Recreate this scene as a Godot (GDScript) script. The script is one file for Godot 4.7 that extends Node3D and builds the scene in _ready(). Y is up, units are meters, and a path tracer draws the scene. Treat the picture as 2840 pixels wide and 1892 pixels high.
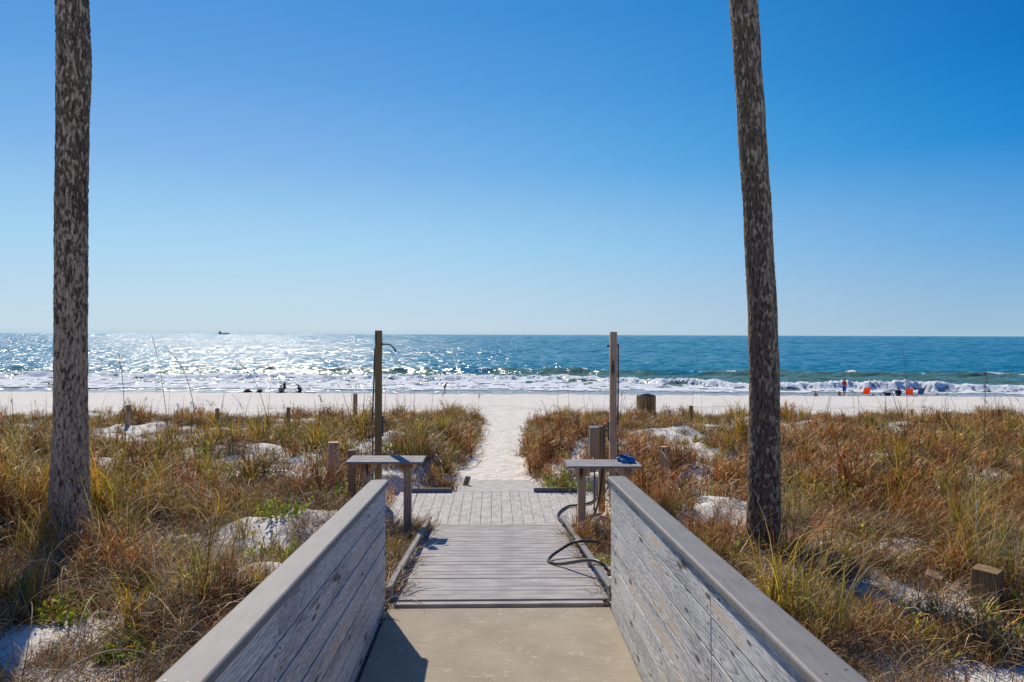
extends Node3D
# Beach walkover between dunes. y = 0 is sea level, the view runs along -z, metres.

const CAM_Y := 6.5
const AXIS := 0.026          # the walkway runs slightly to the left of -z
var rng := RandomNumberGenerator.new()
var n_hill := FastNoiseLite.new()
var n_bump := FastNoiseLite.new()
var n_patch := FastNoiseLite.new()
var n_foam := FastNoiseLite.new()
var M := {}

class MB:
	var v := PackedVector3Array()
	var n := PackedVector3Array()
	var uv := PackedVector2Array()
	var c := PackedColorArray()
	var ix := PackedInt32Array()
	var use_c := false
	func vert(p: Vector3, nn: Vector3, t := Vector2.ZERO, col := Color.WHITE) -> int:
		v.push_back(p); n.push_back(nn); uv.push_back(t); c.push_back(col)
		return v.size() - 1
	# counter-clockwise seen from outside
	func tri(a: int, b: int, d: int) -> void:
		ix.push_back(a); ix.push_back(d); ix.push_back(b)
	func quad(a: int, b: int, d: int, e: int) -> void:
		tri(a, b, d); tri(a, d, e)
	# a flat polygon, turned to look along «out»
	func poly(pts: Array, out: Vector3, uvs: Array = [], col := Color.WHITE) -> void:
		var nn: Vector3 = (pts[1] - pts[0]).cross(pts[2] - pts[0])
		if nn.length_squared() < 1e-16:
			return
		nn = nn.normalized()
		var flip := nn.dot(out) < 0.0
		if flip:
			nn = -nn
		var s := v.size()
		for i in pts.size():
			vert(pts[i], nn, uvs[i] if uvs.size() > i else Vector2.ZERO, col)
		for i in range(1, pts.size() - 1):
			if flip:
				tri(s, s + i + 1, s + i)
			else:
				tri(s, s + i, s + i + 1)
	func mesh(mat: Material = null) -> ArrayMesh:
		var a := []
		a.resize(Mesh.ARRAY_MAX)
		a[Mesh.ARRAY_VERTEX] = v; a[Mesh.ARRAY_NORMAL] = n; a[Mesh.ARRAY_TEX_UV] = uv
		if use_c:
			a[Mesh.ARRAY_COLOR] = c
		a[Mesh.ARRAY_INDEX] = ix
		var m := ArrayMesh.new()
		m.add_surface_from_arrays(Mesh.PRIMITIVE_TRIANGLES, a)
		if mat:
			m.surface_set_material(0, mat)
		return m
	func append(o: MB, t: Transform3D) -> void:
		var s := v.size()
		for i in o.v.size():
			vert(t * o.v[i], (t.basis * o.n[i]).normalized(), o.uv[i], o.c[i])
		for i in o.ix:
			ix.push_back(i + s)
	# smooth tube along points
	func tube(pts: Array, radii: Array, sides := 8, col := Color.WHITE, caps := true) -> void:
		var s := v.size()
		var side := Vector3.ZERO
		for i in pts.size():
			var t: Vector3 = (pts[mini(i + 1, pts.size() - 1)] - pts[maxi(i - 1, 0)]).normalized()
			if side == Vector3.ZERO:
				side = t.cross(Vector3.UP if absf(t.y) < 0.9 else Vector3.RIGHT).normalized()
			side = (side - t * side.dot(t)).normalized()
			var up := side.cross(t)
			var r: float = radii[mini(i, radii.size() - 1)]
			for k in sides + 1:
				var a := TAU * k / sides
				var d := side * cos(a) + up * sin(a)
				vert(pts[i] + d * r, d, Vector2(float(k) / sides, i * 0.1), col)
		for i in pts.size() - 1:
			for k in sides:
				var a0 := s + i * (sides + 1) + k
				quad(a0, a0 + sides + 1, a0 + sides + 2, a0 + 1)
		if caps:
			for e in 2:
				var i: int = 0 if e == 0 else pts.size() - 1
				var ring := []
				for k in sides:
					ring.push_back(v[s + i * (sides + 1) + k])
				var o: Vector3 = (pts[0] - pts[1]) if e == 0 else (pts[pts.size() - 1] - pts[pts.size() - 2])
				poly(ring, o, [], col)
	# box with chamfered edges about a centre; uv for boards: u along the long axis, v across inside strip «row» of «rows»
	func cbox(at: Vector3, h: Vector3, b := 0.003, long := 0, row := 0, rows := 12, u0 := 0.0, col := Color.WHITE, rot := Basis.IDENTITY) -> void:
		var q := func(p: Vector3, face: int) -> Vector2:
			var across := -1
			for k in 3:
				if k != long and k != face:
					across = k
					break
			var al: float = p[long] if face != long else p[(long + 1) % 3]
			return Vector2(u0 + al / 3.0, (row + 0.5 + clampf(p[across] / 0.155, -0.47, 0.47)) / rows)
		for a in 3:
			var e := (a + 1) % 3
			var f := (a + 2) % 3
			for s in [-1.0, 1.0]:
				var pts := []
				var ts := []
				for k in [[-1, -1], [1, -1], [1, 1], [-1, 1]]:
					var p := Vector3.ZERO
					p[a] = h[a] * s; p[e] = (h[e] - b) * k[0]; p[f] = (h[f] - b) * k[1]
					pts.push_back(at + rot * p); ts.push_back(q.call(p, a))
				var o := Vector3.ZERO
				o[a] = s
				poly(pts, rot * o, ts, col)
			for s in [[-1, -1], [1, -1], [1, 1], [-1, 1]]:
				var pts := []
				var ts := []
				for k in [[0, -1], [0, 1], [1, 1], [1, -1]]:
					var p := Vector3.ZERO
					p[a] = (h[a] - b) * k[1]
					p[e] = (h[e] - (b if k[0] == 0 else 0.0)) * s[0]
					p[f] = (h[f] - (0.0 if k[0] == 0 else b)) * s[1]
					pts.push_back(at + rot * p); ts.push_back(q.call(p, f))
				var o := Vector3.ZERO
				o[e] = s[0]; o[f] = s[1]
				poly(pts, rot * o, ts, col)
		for i in 8:
			var s := Vector3(1 if i & 1 else -1, 1 if i & 2 else -1, 1 if i & 4 else -1)
			var pts := []
			for a in 3:
				var p := (h - Vector3(b, b, b)) * s
				p[a] = h[a] * s[a]
				pts.push_back(at + rot * p)
			poly(pts, rot * s, [q.call(h * s, 0), q.call(h * s, 0), q.call(h * s, 0)], col)
	# an extruded outline (x, y) from z0 to z1
	func prism(outline: Array, z0: float, z1: float, t := Transform3D.IDENTITY, col := Color.WHITE) -> void:
		var cen := Vector2.ZERO
		for p in outline:
			cen += p / outline.size()
		var k := outline.size()
		for i in k:
			var p: Vector2 = outline[i]
			var r: Vector2 = outline[(i + 1) % k]
			var o := Vector2(r.y - p.y, p.x - r.x)
			if o.dot((p + r) * 0.5 - cen) < 0:
				o = -o
			poly([t * Vector3(p.x, p.y, z0), t * Vector3(r.x, r.y, z0), t * Vector3(r.x, r.y, z1), t * Vector3(p.x, p.y, z1)], t.basis * Vector3(o.x, o.y, 0), [Vector2(p.x, z0), Vector2(r.x, z0), Vector2(r.x, z1), Vector2(p.x, z1)], col)
		for z in [z0, z1]:
			var pts := []
			for p in outline:
				pts.push_back(t * Vector3(p.x, p.y, z))
			poly(pts, t.basis * Vector3(0, 0, z - (z0 + z1) * 0.5), [], col)
	# a sheet over (cols x rows) of points with smooth normals; front is towards «up»
	func sheet(pts: PackedVector3Array, cols: int, rows: int, cols_in: PackedColorArray = PackedColorArray(), keep: PackedByteArray = PackedByteArray()) -> void:
		var s := v.size()
		for j in rows:
			for i in cols:
				var k := j * cols + i
				var dx := pts[k + (1 if i < cols - 1 else 0)] - pts[k - (1 if i > 0 else 0)]
				var dz := pts[k + (cols if j < rows - 1 else 0)] - pts[k - (cols if j > 0 else 0)]
				var nn := dz.cross(dx).normalized()
				if nn.y < 0:
					nn = -nn
				vert(pts[k], nn, Vector2(pts[k].x, pts[k].z), cols_in[k] if cols_in.size() else Color.WHITE)
		for j in rows - 1:
			for i in cols - 1:
				var a := j * cols + i
				if keep.size() and (keep[a] + keep[a + 1] + keep[a + cols] + keep[a + cols + 1]) < 4:
					continue
				var flip := (pts[a + 1] - pts[a]).cross(pts[a + cols] - pts[a]).y < 0
				if flip:
					quad(s + a, s + a + cols, s + a + cols + 1, s + a + 1)
				else:
					quad(s + a, s + a + 1, s + a + cols + 1, s + a + cols)

# ---------------------------------------------------------------- nodes
var taken := {}
func numbered(called: String) -> String:
	var k: int = taken.get(called, -1) + 1
	taken[called] = k
	return called if k == 0 else "%s_%03d" % [called, k]

func tag(o: Node, label := "", category := "", group := "", kind := "") -> Node:
	if label: o.set_meta("label", label)
	if category: o.set_meta("category", category)
	if group: o.set_meta("group", group)
	if kind: o.set_meta("kind", kind)
	return o

func thing(called: String, label: String, category: String, at := Vector3.ZERO, turn := 0.0, group := "") -> Node3D:
	var o := Node3D.new()
	o.name = numbered(called)
	add_child(o, true)
	o.position = at
	o.rotation.y = turn
	tag(o, label, category, group)
	return o

func part(called: String, m, parent: Node, mat: Material = null) -> MeshInstance3D:
	var o := MeshInstance3D.new()
	o.name = called if parent != self else numbered(called)
	o.mesh = m.mesh() if m is MB else m
	if mat:
		o.material_override = mat
	o.cast_shadow = GeometryInstance3D.SHADOW_CASTING_SETTING_ON
	parent.add_child(o, true)
	return o

func structure(called: String, m, mat: Material, label := "") -> MeshInstance3D:
	var o := part(called, m, self, mat)
	tag(o, label, "", "", "structure")
	return o

func mat(col: Color, rough := 0.8, metal := 0.0) -> StandardMaterial3D:
	var m := StandardMaterial3D.new()
	m.albedo_color = col
	m.roughness = rough
	m.metallic = metal
	return m

func lin(r: float, g: float, b: float) -> Color:      # real-world (linear) base colour
	return Color(r, g, b).linear_to_srgb()

func noise_bytes(seed_: int, w: int, h: int, freq: float, octaves := 4, sx := 1.0, sy := 1.0, type := FastNoiseLite.TYPE_SIMPLEX_SMOOTH) -> PackedByteArray:
	var n := FastNoiseLite.new()
	n.seed = seed_
	n.noise_type = type
	n.frequency = freq
	n.fractal_octaves = octaves
	if type == FastNoiseLite.TYPE_CELLULAR:
		n.cellular_return_type = FastNoiseLite.RETURN_DISTANCE
	var w2 := maxi(8, int(w / sx))
	var h2 := maxi(8, int(h / sy))
	var im := n.get_seamless_image(w2, h2)
	im.convert(Image.FORMAT_L8)
	if w2 != w or h2 != h:
		im.resize(w, h, Image.INTERPOLATE_CUBIC)
	return im.get_data()

func image_rgb(w: int, h: int, data: PackedByteArray) -> ImageTexture:
	return ImageTexture.create_from_image(Image.create_from_data(w, h, false, Image.FORMAT_RGB8, data))

func image_grey(w: int, h: int, data: PackedByteArray) -> ImageTexture:
	return ImageTexture.create_from_image(Image.create_from_data(w, h, false, Image.FORMAT_L8, data))

func normal_map(w: int, h: int, data: PackedByteArray, strength: float) -> ImageTexture:
	var im := Image.create_from_data(w, h, false, Image.FORMAT_L8, data)
	im.bump_map_to_normal_map(strength)
	return ImageTexture.create_from_image(im)

func lut(stops: Array) -> PackedColorArray:
	var out := PackedColorArray()
	out.resize(256)
	for i in 256:
		var t := i / 255.0
		var c: Color = stops[stops.size() - 1][1]
		for k in stops.size() - 1:
			if t <= stops[k + 1][0]:
				c = stops[k][1].lerp(stops[k + 1][1], clampf((t - stops[k][0]) / maxf(1e-5, stops[k + 1][0] - stops[k][0]), 0, 1))
				break
		out[i] = c
	return out

# colour texture from two or three noise layers
func ramp_texture(w: int, h: int, layers: Array, weights: Array, stops: Array) -> Array:
	var l := lut(stops)
	var rgb := PackedByteArray()
	rgb.resize(w * h * 3)
	var grey := PackedByteArray()
	grey.resize(w * h)
	for i in w * h:
		var s := 0.0
		for k in layers.size():
			s += layers[k][i] * weights[k]
		var g := clampi(int(s), 0, 255)
		var c := l[g]
		grey[i] = g
		rgb[i * 3] = c.r8; rgb[i * 3 + 1] = c.g8; rgb[i * 3 + 2] = c.b8
	return [image_rgb(w, h, rgb), image_grey(w, h, grey), grey]

# ---------------------------------------------------------------- the lie of the land
func profile(t: Array, d: float) -> float:
	if d <= t[0][0]:
		return t[0][1]
	for i in t.size() - 1:
		if d <= t[i + 1][0]:
			var k: float = (d - t[i][0]) / (t[i + 1][0] - t[i][0])
			return lerpf(t[i][1], t[i + 1][1], k)
	return t[t.size() - 1][1]

const DUNE := [[-8.0, 1.98], [4.0, 2.0], [7.0, 2.06], [9.5, 2.28], [14.0, 2.42], [20.0, 2.70], [24.0, 2.95], [27.0, 3.15], [30.0, 3.36], [35.0, 3.75], [45.0, 4.55], [55.0, 5.25], [65.0, 5.9], [70.0, 6.15], [73.0, 6.3], [77.0, 6.5], [95.0, 7.6]]
const PATH := [[-8.0, 2.1], [5.0, 2.12], [9.2, 2.6], [11.0, 2.72], [12.2, 2.665], [13.0, 2.67], [13.6, 2.70], [16.0, 2.81], [22.0, 3.0], [28.0, 3.2], [30.0, 3.36], [35.0, 3.75]]
const MOUNDS := [   # x, d, radius x, radius d, height
	[-2.4, 15.0, 1.6, 3.2, 0.34], [2.0, 14.5, 1.5, 2.6, 0.26], [3.9, 16.2, 1.1, 0.8, 0.30], [-3.2, 10.6, 1.3, 0.8, 0.14],
	[-5.0, 13.2, 1.1, 0.8, 0.14], [2.9, 9.2, 0.8, 0.7, 0.12], [-2.7, 7.6, 0.4, 0.4, 0.12], [-2.6, 6.0, 0.6, 0.5, 0.1],
	[4.0, 8.2, 1.6, 0.5, 0.06], [7.0, 11.0, 2.5, 2.0, 0.15], [-8.0, 12.0, 3.0, 2.5, 0.12], [10.0, 17.0, 4.0, 3.0, 0.2]]

func depth_at(x: float, d: float) -> float:            # metres below the lens
	var side := smoothstep(-1.0, 2.5, x)
	var h := profile(DUNE, d)
	if d < 12.0:
		h += 0.12 * side * smoothstep(12.0, 8.0, d)
	h += 0.11 * smoothstep(-4.0, -9.0, x) * smoothstep(13.0, 18.0, d) * smoothstep(29.0, 25.0, d)
	for m in MOUNDS:
		var q := Vector2((x - m[0]) / m[2], (d - m[1]) / m[3]).length_squared()
		if q < 6.0:
			h -= m[4] * exp(-q)
	var wild := smoothstep(3.0, 6.0, d) * smoothstep(30.0, 25.0, d)
	h -= n_hill.get_noise_2d(x, d) * (0.10 + 0.16 * wild)
	h -= n_bump.get_noise_2d(x * 1.3 + 40.0, d * 1.3) * 0.07 * wild
	# path trodden between the dunes
	var u := x + AXIS * d
	var xc := profile([[9.0, -0.1], [12.5, -0.36], [16.0, -0.32], [28.0, -0.13], [40.0, 0.0]], d)
	var hw := profile([[5.0, 1.0], [11.0, 0.95], [12.5, 0.55], [16.0, 0.5], [22.0, 0.7], [28.0, 1.2], [34.0, 5.0]], d)
	var t := smoothstep(hw, hw + 1.0, absf(x - xc))
	if d > 11.3 and d < 32.0:
		h = lerpf(profile(PATH, d), h, maxf(t, smoothstep(29.0, 31.5, d)))
	# what lies under the walkway
	var mid := 0.045
	if d < 11.4:
		var w := 0.98
		var deep: float
		var e := 0.35
		if d < 5.22:
			deep = 1.95 + 0.014 * d + 0.16
			e = 0.12
		elif d < 9.2:
			deep = 1.38 + 0.1238 * d + 0.10
			w = 0.93; e = 0.75
		else:
			deep = 2.62
			w = 1.62; e = 0.5
		var k := smoothstep(w, w + e, absf(u - mid))
		h = lerpf(deep, h, k)
		# sandy pockets beside the ramp, by the benches
		if d > 5.3 and d < 9.15 and absf(u - mid) > 0.88 and absf(u - mid) < 2.3:
			h = lerpf(1.38 + 0.1238 * d + 0.02, h, smoothstep(1.05, 2.2, absf(u - mid)))
	# footprints and ripples
	var loose := 1.0 - 0.5 * wild * t
	h -= n_bump.get_noise_2d(x * 2.6, d * 2.6) * (0.05 if d > 11.0 and d < 34.0 else 0.026) * loose * smoothstep(76.0, 70.0, d)
	# wheel tracks along the beach
	for tr in [34.6, 36.4, 39.5, 41.3]:
		var q: float = (d - tr - 0.012 * x - 0.3 * sin(x * 0.07)) / 0.22
		if absf(q) < 3.0:
			h += 0.05 * exp(-q * q) - 0.03 * exp(-(absf(q) - 1.6) * (absf(q) - 1.6) * 3.0)
	return h

func ground(x: float, d: float) -> float:
	return CAM_Y - depth_at(x, d)

func on_ground(x: float, d: float, sink := 0.0) -> Vector3:
	return Vector3(x, ground(x, d) - sink, -d)

# ---------------------------------------------------------------- materials
# weathered flat-sawn boards: twelve strips of grain, each with its own knots
func wood_texture(w: int, rows: int, rh: int, seed_: int, early: Color, late: Color, warm: Color, warm_share: float) -> Array:
	var h := rows * rh
	var warp := noise_bytes(seed_, w, h, 0.020, 3, 6.0, 1.0)
	var slow := noise_bytes(seed_ + 1, w, 64, 0.018, 2, 6.0, 1.0)
	var fibre := noise_bytes(seed_ + 2, w, h, 0.22, 3, 7.0, 1.0)
	var stain := noise_bytes(seed_ + 3, w, h, 0.02, 4, 9.0, 1.0)
	var r := RandomNumberGenerator.new()
	r.seed = seed_
	var rgb := PackedByteArray()
	rgb.resize(w * h * 3)
	var grey := PackedByteArray()
	grey.resize(w * h)
	for row in rows:
		var heart := r.randf_range(-0.9, 0.9)
		var knots := []
		for k in r.randi_range(2, 5):
			knots.push_back([r.randf() * w, r.randf_range(0.15, 0.85) * rh, r.randf_range(3.0, 7.5)])
		var tone := r.randf_range(-0.06, 0.06)
		for y in rh:
			for x in w:
				var i := (row * rh + y) * w + x
				var yy := float(y) / rh - 0.5
				var wn := (warp[i] - 128) / 128.0
				var sl := (slow[(row * 5 % 64) * w + x] - 128) / 128.0
				var knot := 0.0
				var bend := 0.0
				for k in knots:
					var dx: float = absf(x - k[0])
					if dx > w * 0.5:
						dx = w - dx
					var dy: float = y - k[1]
					var q: float = (dx * dx * 0.13 + dy * dy) / (k[2] * k[2])
					if q < 12.0:
						bend += exp(-q * 0.35) * 0.35 * signf(dy + 0.01)
						knot = maxf(knot, exp(-q * q * 1.5))
				var a := yy + bend * 0.28 + wn * 0.045 - heart * 0.5 - sl * 0.09
				var b := 0.16 + sl * 0.17 + wn * 0.03
				var ring := sqrt(a * a + b * b) * 11.0
				var f := ring - floorf(ring)
				var dark := smoothstep(0.45, 0.9, f) * (1.0 - smoothstep(0.9, 1.0, f)) * clampf(0.75 + sl * 0.8, 0.15, 1.0)
				var fb := (fibre[i] - 128) / 128.0
				var st := (stain[i] - 128) / 128.0
				var g := clampf(0.76 - 0.46 * dark + fb * 0.46 + st * 0.34 + tone, 0, 1)
				var c := late.lerp(early, g)
				c = c.lerp(warm, clampf((st - 1.0 + warm_share) * 2.2, 0, 0.55) * (0.4 + 0.6 * g))
				if knot > 0.02:
					c = c.lerp(Color(0.25, 0.21, 0.18), knot * 0.8)
				grey[i] = clampi(int(g * 255 * (1.0 - 0.6 * knot)), 0, 255)
				rgb[i * 3] = c.r8; rgb[i * 3 + 1] = c.g8; rgb[i * 3 + 2] = c.b8
	return [image_rgb(w, h, rgb), image_grey(w, h, grey)]

func textured(t: Array, rough: float, relief: float) -> StandardMaterial3D:
	var m := StandardMaterial3D.new()
	m.albedo_texture = t[0]
	m.roughness = rough
	if relief > 0.0:
		m.heightmap_enabled = true
		m.heightmap_texture = t[1]
		m.heightmap_scale = relief
	return m

func triplanar(m: StandardMaterial3D, scale: Vector3, world := true) -> StandardMaterial3D:
	m.uv1_triplanar = true
	m.uv1_world_triplanar = world
	m.uv1_scale = scale
	return m

func make_materials() -> void:
	# wood of the parapets, silver grey with brown stains
	M.wall = textured(wood_texture(1024, 12, 64, 11, Color8(220, 219, 215), Color8(126, 125, 124), Color8(206, 166, 126), 0.55), 0.85, 0.10)
	# posts and bench legs: brownish, less weathered
	var post := wood_texture(512, 12, 40, 29, Color8(212, 179, 146), Color8(148, 118, 90), Color8(200, 158, 114), 0.7)
	M.post = textured(post, 0.85, 0.08)
	M.post_green = textured(post, 0.88, 0.08)
	M.post_green.albedo_color = Color8(186, 184, 150)
	M.post_grey = textured(post, 0.88, 0.08)
	M.post_grey.albedo_color = Color8(196, 196, 196)
	# composite lumber of the decks and the caps
	var a := noise_bytes(41, 512, 512, 0.011, 4, 2.0, 1.0)
	var b := noise_bytes(42, 512, 512, 0.30, 2, 1.0, 1.0)
	var s := noise_bytes(43, 512, 512, 0.12, 3, 10.0, 1.0)
	var dk := ramp_texture(512, 512, [a, b, s], [0.50, 0.20, 0.30], [[0.0, Color8(118, 112, 112)], [0.4, Color8(146, 139, 138)], [0.62, Color8(164, 158, 154)], [1.0, Color8(200, 194, 187)]])
	M.deck = triplanar(textured(dk, 0.8, 0.05), Vector3(0.9, 0.9, 0.9))
	M.bench_top = triplanar(textured(dk, 0.8, 0.05), Vector3(1.6, 1.6, 1.6))
	M.bench_top.albedo_color = Color8(232, 234, 238)
	var sd := noise_bytes(44, 512, 512, 0.016, 4)
	var dusty := ramp_texture(512, 512, [sd, b, s], [0.36, 0.26, 0.38], [[0.0, Color8(140, 134, 131)], [0.40, Color8(166, 160, 154)], [0.56, Color8(186, 180, 172)], [1.0, Color8(214, 208, 198)]])
	M.ramp_dusty = triplanar(textured(dusty, 0.85, 0.06), Vector3(0.55, 0.55, 0.55))
	var s_long := noise_bytes(46, 512, 512, 0.12, 3, 1.0, 10.0)
	dusty = ramp_texture(512, 512, [sd, b, s_long], [0.34, 0.26, 0.40], [[0.0, Color8(140, 134, 131)], [0.40, Color8(166, 160, 154)], [0.56, Color8(186, 180, 172)], [1.0, Color8(214, 208, 198)]])
	M.deck_dusty = triplanar(textured(dusty, 0.85, 0.06), Vector3(0.55, 0.55, 0.55))
	var cp := ramp_texture(512, 512, [noise_bytes(47, 512, 512, 0.011, 4, 1.0, 2.0), b, noise_bytes(45, 512, 512, 0.06, 4, 1.0, 6.0)], [0.30, 0.36, 0.34], [[0.0, Color8(96, 93, 92)], [0.5, Color8(118, 114, 112)], [0.75, Color8(130, 126, 123)], [1.0, Color8(160, 156, 152)]])
	M.cap = triplanar(textured(cp, 0.62, 0.03), Vector3(1.1, 1.1, 1.1))
	# concrete, broom finished, with pale dried splashes
	var blot := noise_bytes(51, 1024, 1024, 0.006, 4)
	var broom := noise_bytes(52, 1024, 1024, 0.16, 2, 30.0, 1.0)
	var grit := noise_bytes(53, 1024, 1024, 0.22, 3)
	var spl := noise_bytes(54, 1024, 1024, 0.013, 3)
	var spl2 := noise_bytes(55, 1024, 1024, 0.05, 4)
	var rgb := PackedByteArray()
	rgb.resize(1024 * 1024 * 3)
	var hg := PackedByteArray()
	hg.resize(1024 * 1024)
	var l := lut([[0.0, Color8(104, 95, 82)], [0.35, Color8(146, 134, 116)], [0.6, Color8(163, 151, 132)], [1.0, Color8(198, 187, 167)]])
	for i in 1024 * 1024:
		var g := 0.22 * blot[i] + 0.20 * broom[i] + 0.58 * grit[i]
		var c := l[clampi(int(g), 0, 255)]
		var sp := clampf((spl[i] - 160.0) / 50.0, 0.0, 1.0) * clampf((spl2[i] - 110.0) / 90.0, 0.0, 1.0) * clampf((grit[i] - 70.0) / 90.0, 0.2, 1.0) * 0.7
		c = c.lerp(Color8(216, 212, 203), sp)
		rgb[i * 3] = c.r8; rgb[i * 3 + 1] = c.g8; rgb[i * 3 + 2] = c.b8
		hg[i] = clampi(int(0.6 * broom[i] + 0.4 * grit[i]), 0, 255)
	M.concrete = triplanar(textured([image_rgb(1024, 1024, rgb), image_grey(1024, 1024, hg)], 0.9, 0.12), Vector3(0.42, 0.42, 0.42))
	# quartz sand
	var s1 := noise_bytes(61, 1024, 1024, 0.008, 5)
	var s2 := noise_bytes(62, 1024, 1024, 0.35, 2)
	var s3 := noise_bytes(63, 1024, 1024, 0.03, 4)
	var sand := ramp_texture(1024, 1024, [s1, s2, s3], [0.4, 0.3, 0.3], [[0.0, Color8(172, 162, 147)], [0.35, Color8(203, 195, 183)], [0.6, Color8(217, 211, 200)], [1.0, Color8(233, 228, 219)]])
	var dent := noise_bytes(64, 1024, 1024, 0.022, 4)
	M.sand = triplanar(textured([sand[0], image_grey(1024, 1024, dent)], 0.95, 3.0), Vector3(0.22, 0.22, 0.22))
	M.wet_sand = triplanar(textured([sand[0], image_grey(1024, 1024, dent)], 0.16, 0.4), Vector3(0.12, 0.12, 0.12))
	M.wet_sand.albedo_color = Color8(176, 170, 160)
	# water
	var w1 := noise_bytes(71, 1024, 1024, 0.010, 6)
	M.water = StandardMaterial3D.new()
	M.water.vertex_color_use_as_albedo = true
	M.water.roughness = 0.18
	M.water.metallic_specular = 0.38
	M.water.normal_enabled = true
	M.water.normal_texture = normal_map(1024, 1024, w1, 16.0)
	M.water.normal_scale = 1.0
	triplanar(M.water, Vector3(0.028, 0.05, 0.055))
	M.foam = mat(lin(0.70, 0.73, 0.74), 0.9)
	M.foam.heightmap_enabled = true
	M.foam.heightmap_texture = image_grey(1024, 1024, dent)
	M.foam.heightmap_scale = 4.0
	triplanar(M.foam, Vector3(0.2, 0.2, 0.4))
	# plants: colour on the blades, light passes through them
	for k in [["dry", 0.42], ["green", 0.85], ["leaf", 0.8]]:
		var g := StandardMaterial3D.new()
		g.vertex_color_use_as_albedo = true
		g.roughness = 0.62
		g.metallic_specular = 0.35
		g.backlight_enabled = true
		g.backlight = Color(k[1], k[1], k[1])
		M[k[0]] = g
	M.galv = mat(lin(0.10, 0.11, 0.12), 0.45, 0.7)
	M.steel = mat(lin(0.30, 0.265, 0.21), 0.36, 0.85)
	M.hose = mat(lin(0.022, 0.022, 0.020), 0.38)
	M.hose_stripe = mat(lin(0.20, 0.15, 0.02), 0.45)
	M.rust = mat(lin(0.42, 0.16, 0.02), 0.9)
	M.dark = mat(lin(0.03, 0.028, 0.026), 0.8)
	M.pvc = mat(lin(0.62, 0.62, 0.58), 0.5)
	M.brass = mat(lin(0.22, 0.16, 0.09), 0.45, 0.7)

# ---------------------------------------------------------------- sky, sea, sand
func make_camera_and_light() -> void:
	var cam := Camera3D.new()
	cam.name = "camera"
	cam.fov = 52.24
	cam.near = 0.05
	cam.far = 60000.0
	cam.position = Vector3(0, CAM_Y, 0)
	cam.rotation_degrees = Vector3(-0.534, 0, 0.19)
	add_child(cam)
	cam.current = true
	# sun: ahead and to the left
	var az := deg_to_rad(-24.0)
	var el := deg_to_rad(42.5)
	var to_sun := Vector3(sin(az) * cos(el), sin(el), -cos(az) * cos(el))
	var sun := DirectionalLight3D.new()
	sun.name = "sun"
	add_child(sun)
	sun.look_at_from_position(Vector3.ZERO, -to_sun, Vector3.UP)
	sun.light_energy = 1.5
	sun.light_color = Color(1.0, 0.955, 0.88)
	sun.light_angular_distance = 0.5
	sun.shadow_enabled = true
	# clear sky: deep blue above, pale at the sea, paler on the sun's side
	var w := 720
	var h := 360
	var im := Image.create(w, h, false, Image.FORMAT_RGBAF)
	# height, the blue away from the sun, what scattered sunlight adds on the sun's side
	var stops := [[0.0, Vector3(0.376, 0.546, 0.679), Vector3(0.35, 0.25, 0.17)], [0.05, Vector3(0.28, 0.49, 0.715), Vector3(0.36, 0.30, 0.18)], [0.12, Vector3(0.129, 0.39, 0.735), Vector3(0.34, 0.33, 0.19)], [0.23, Vector3(0.012, 0.215, 0.625), Vector3(0.255, 0.27, 0.215)], [0.33, Vector3(0.003, 0.115, 0.475), Vector3(0.12, 0.24, 0.28)], [0.42, Vector3(0.001, 0.060, 0.36), Vector3(0.058, 0.22, 0.32)], [0.7, Vector3(0.001, 0.045, 0.30), Vector3(0.055, 0.21, 0.31)], [1.0, Vector3(0.001, 0.04, 0.28), Vector3(0.085, 0.21, 0.31)]]
	for j in h:
		var th := PI * (j + 0.5) / h
		var y := cos(th)
		var base := Vector3(0.42, 0.58, 0.70)
		var add := Vector3.ZERO
		if y > 0:
			for k in stops.size() - 1:
				if y <= stops[k + 1][0]:
					var t: float = (y - stops[k][0]) / (stops[k + 1][0] - stops[k][0])
					base = (stops[k][1] as Vector3).lerp(stops[k + 1][1], t)
					add = (stops[k][2] as Vector3).lerp(stops[k + 1][2], t)
					break
		for i in w:
			var a := TAU * (i + 0.5) / w
			var dir := Vector3(sin(a) * sin(th), y, -cos(a) * sin(th))
			var g := dir.dot(to_sun)
			var q := clampf((g - 0.42) / 0.5, 0.0, 1.0)
			var share := q * q * (3.0 - 2.0 * q) * 0.4 + q * 0.6
			var c := base + Vector3(add.x * pow(q, lerpf(1.1, 2.5, smoothstep(0.12, 0.32, y))), add.y * share, add.z * share) + Vector3(0.5, 0.45, 0.4) * pow(maxf(0.0, g), 60.0)
			im.set_pixel(i, j, Color(c.x, c.y, c.z, 1))
	var pan := PanoramaSkyMaterial.new()
	pan.panorama = ImageTexture.create_from_image(im)
	var sky := Sky.new()
	sky.sky_material = pan
	var e := Environment.new()
	e.background_mode = Environment.BG_SKY
	e.sky = sky
	e.tonemap_mode = Environment.TONE_MAPPER_LINEAR
	e.tonemap_exposure = 1.0
	e.sdfgi_enabled = true
	e.ssao_enabled = true
	e.ssil_enabled = true
	var we := WorldEnvironment.new()
	we.name = "environment"
	we.environment = e
	add_child(we)

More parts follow.
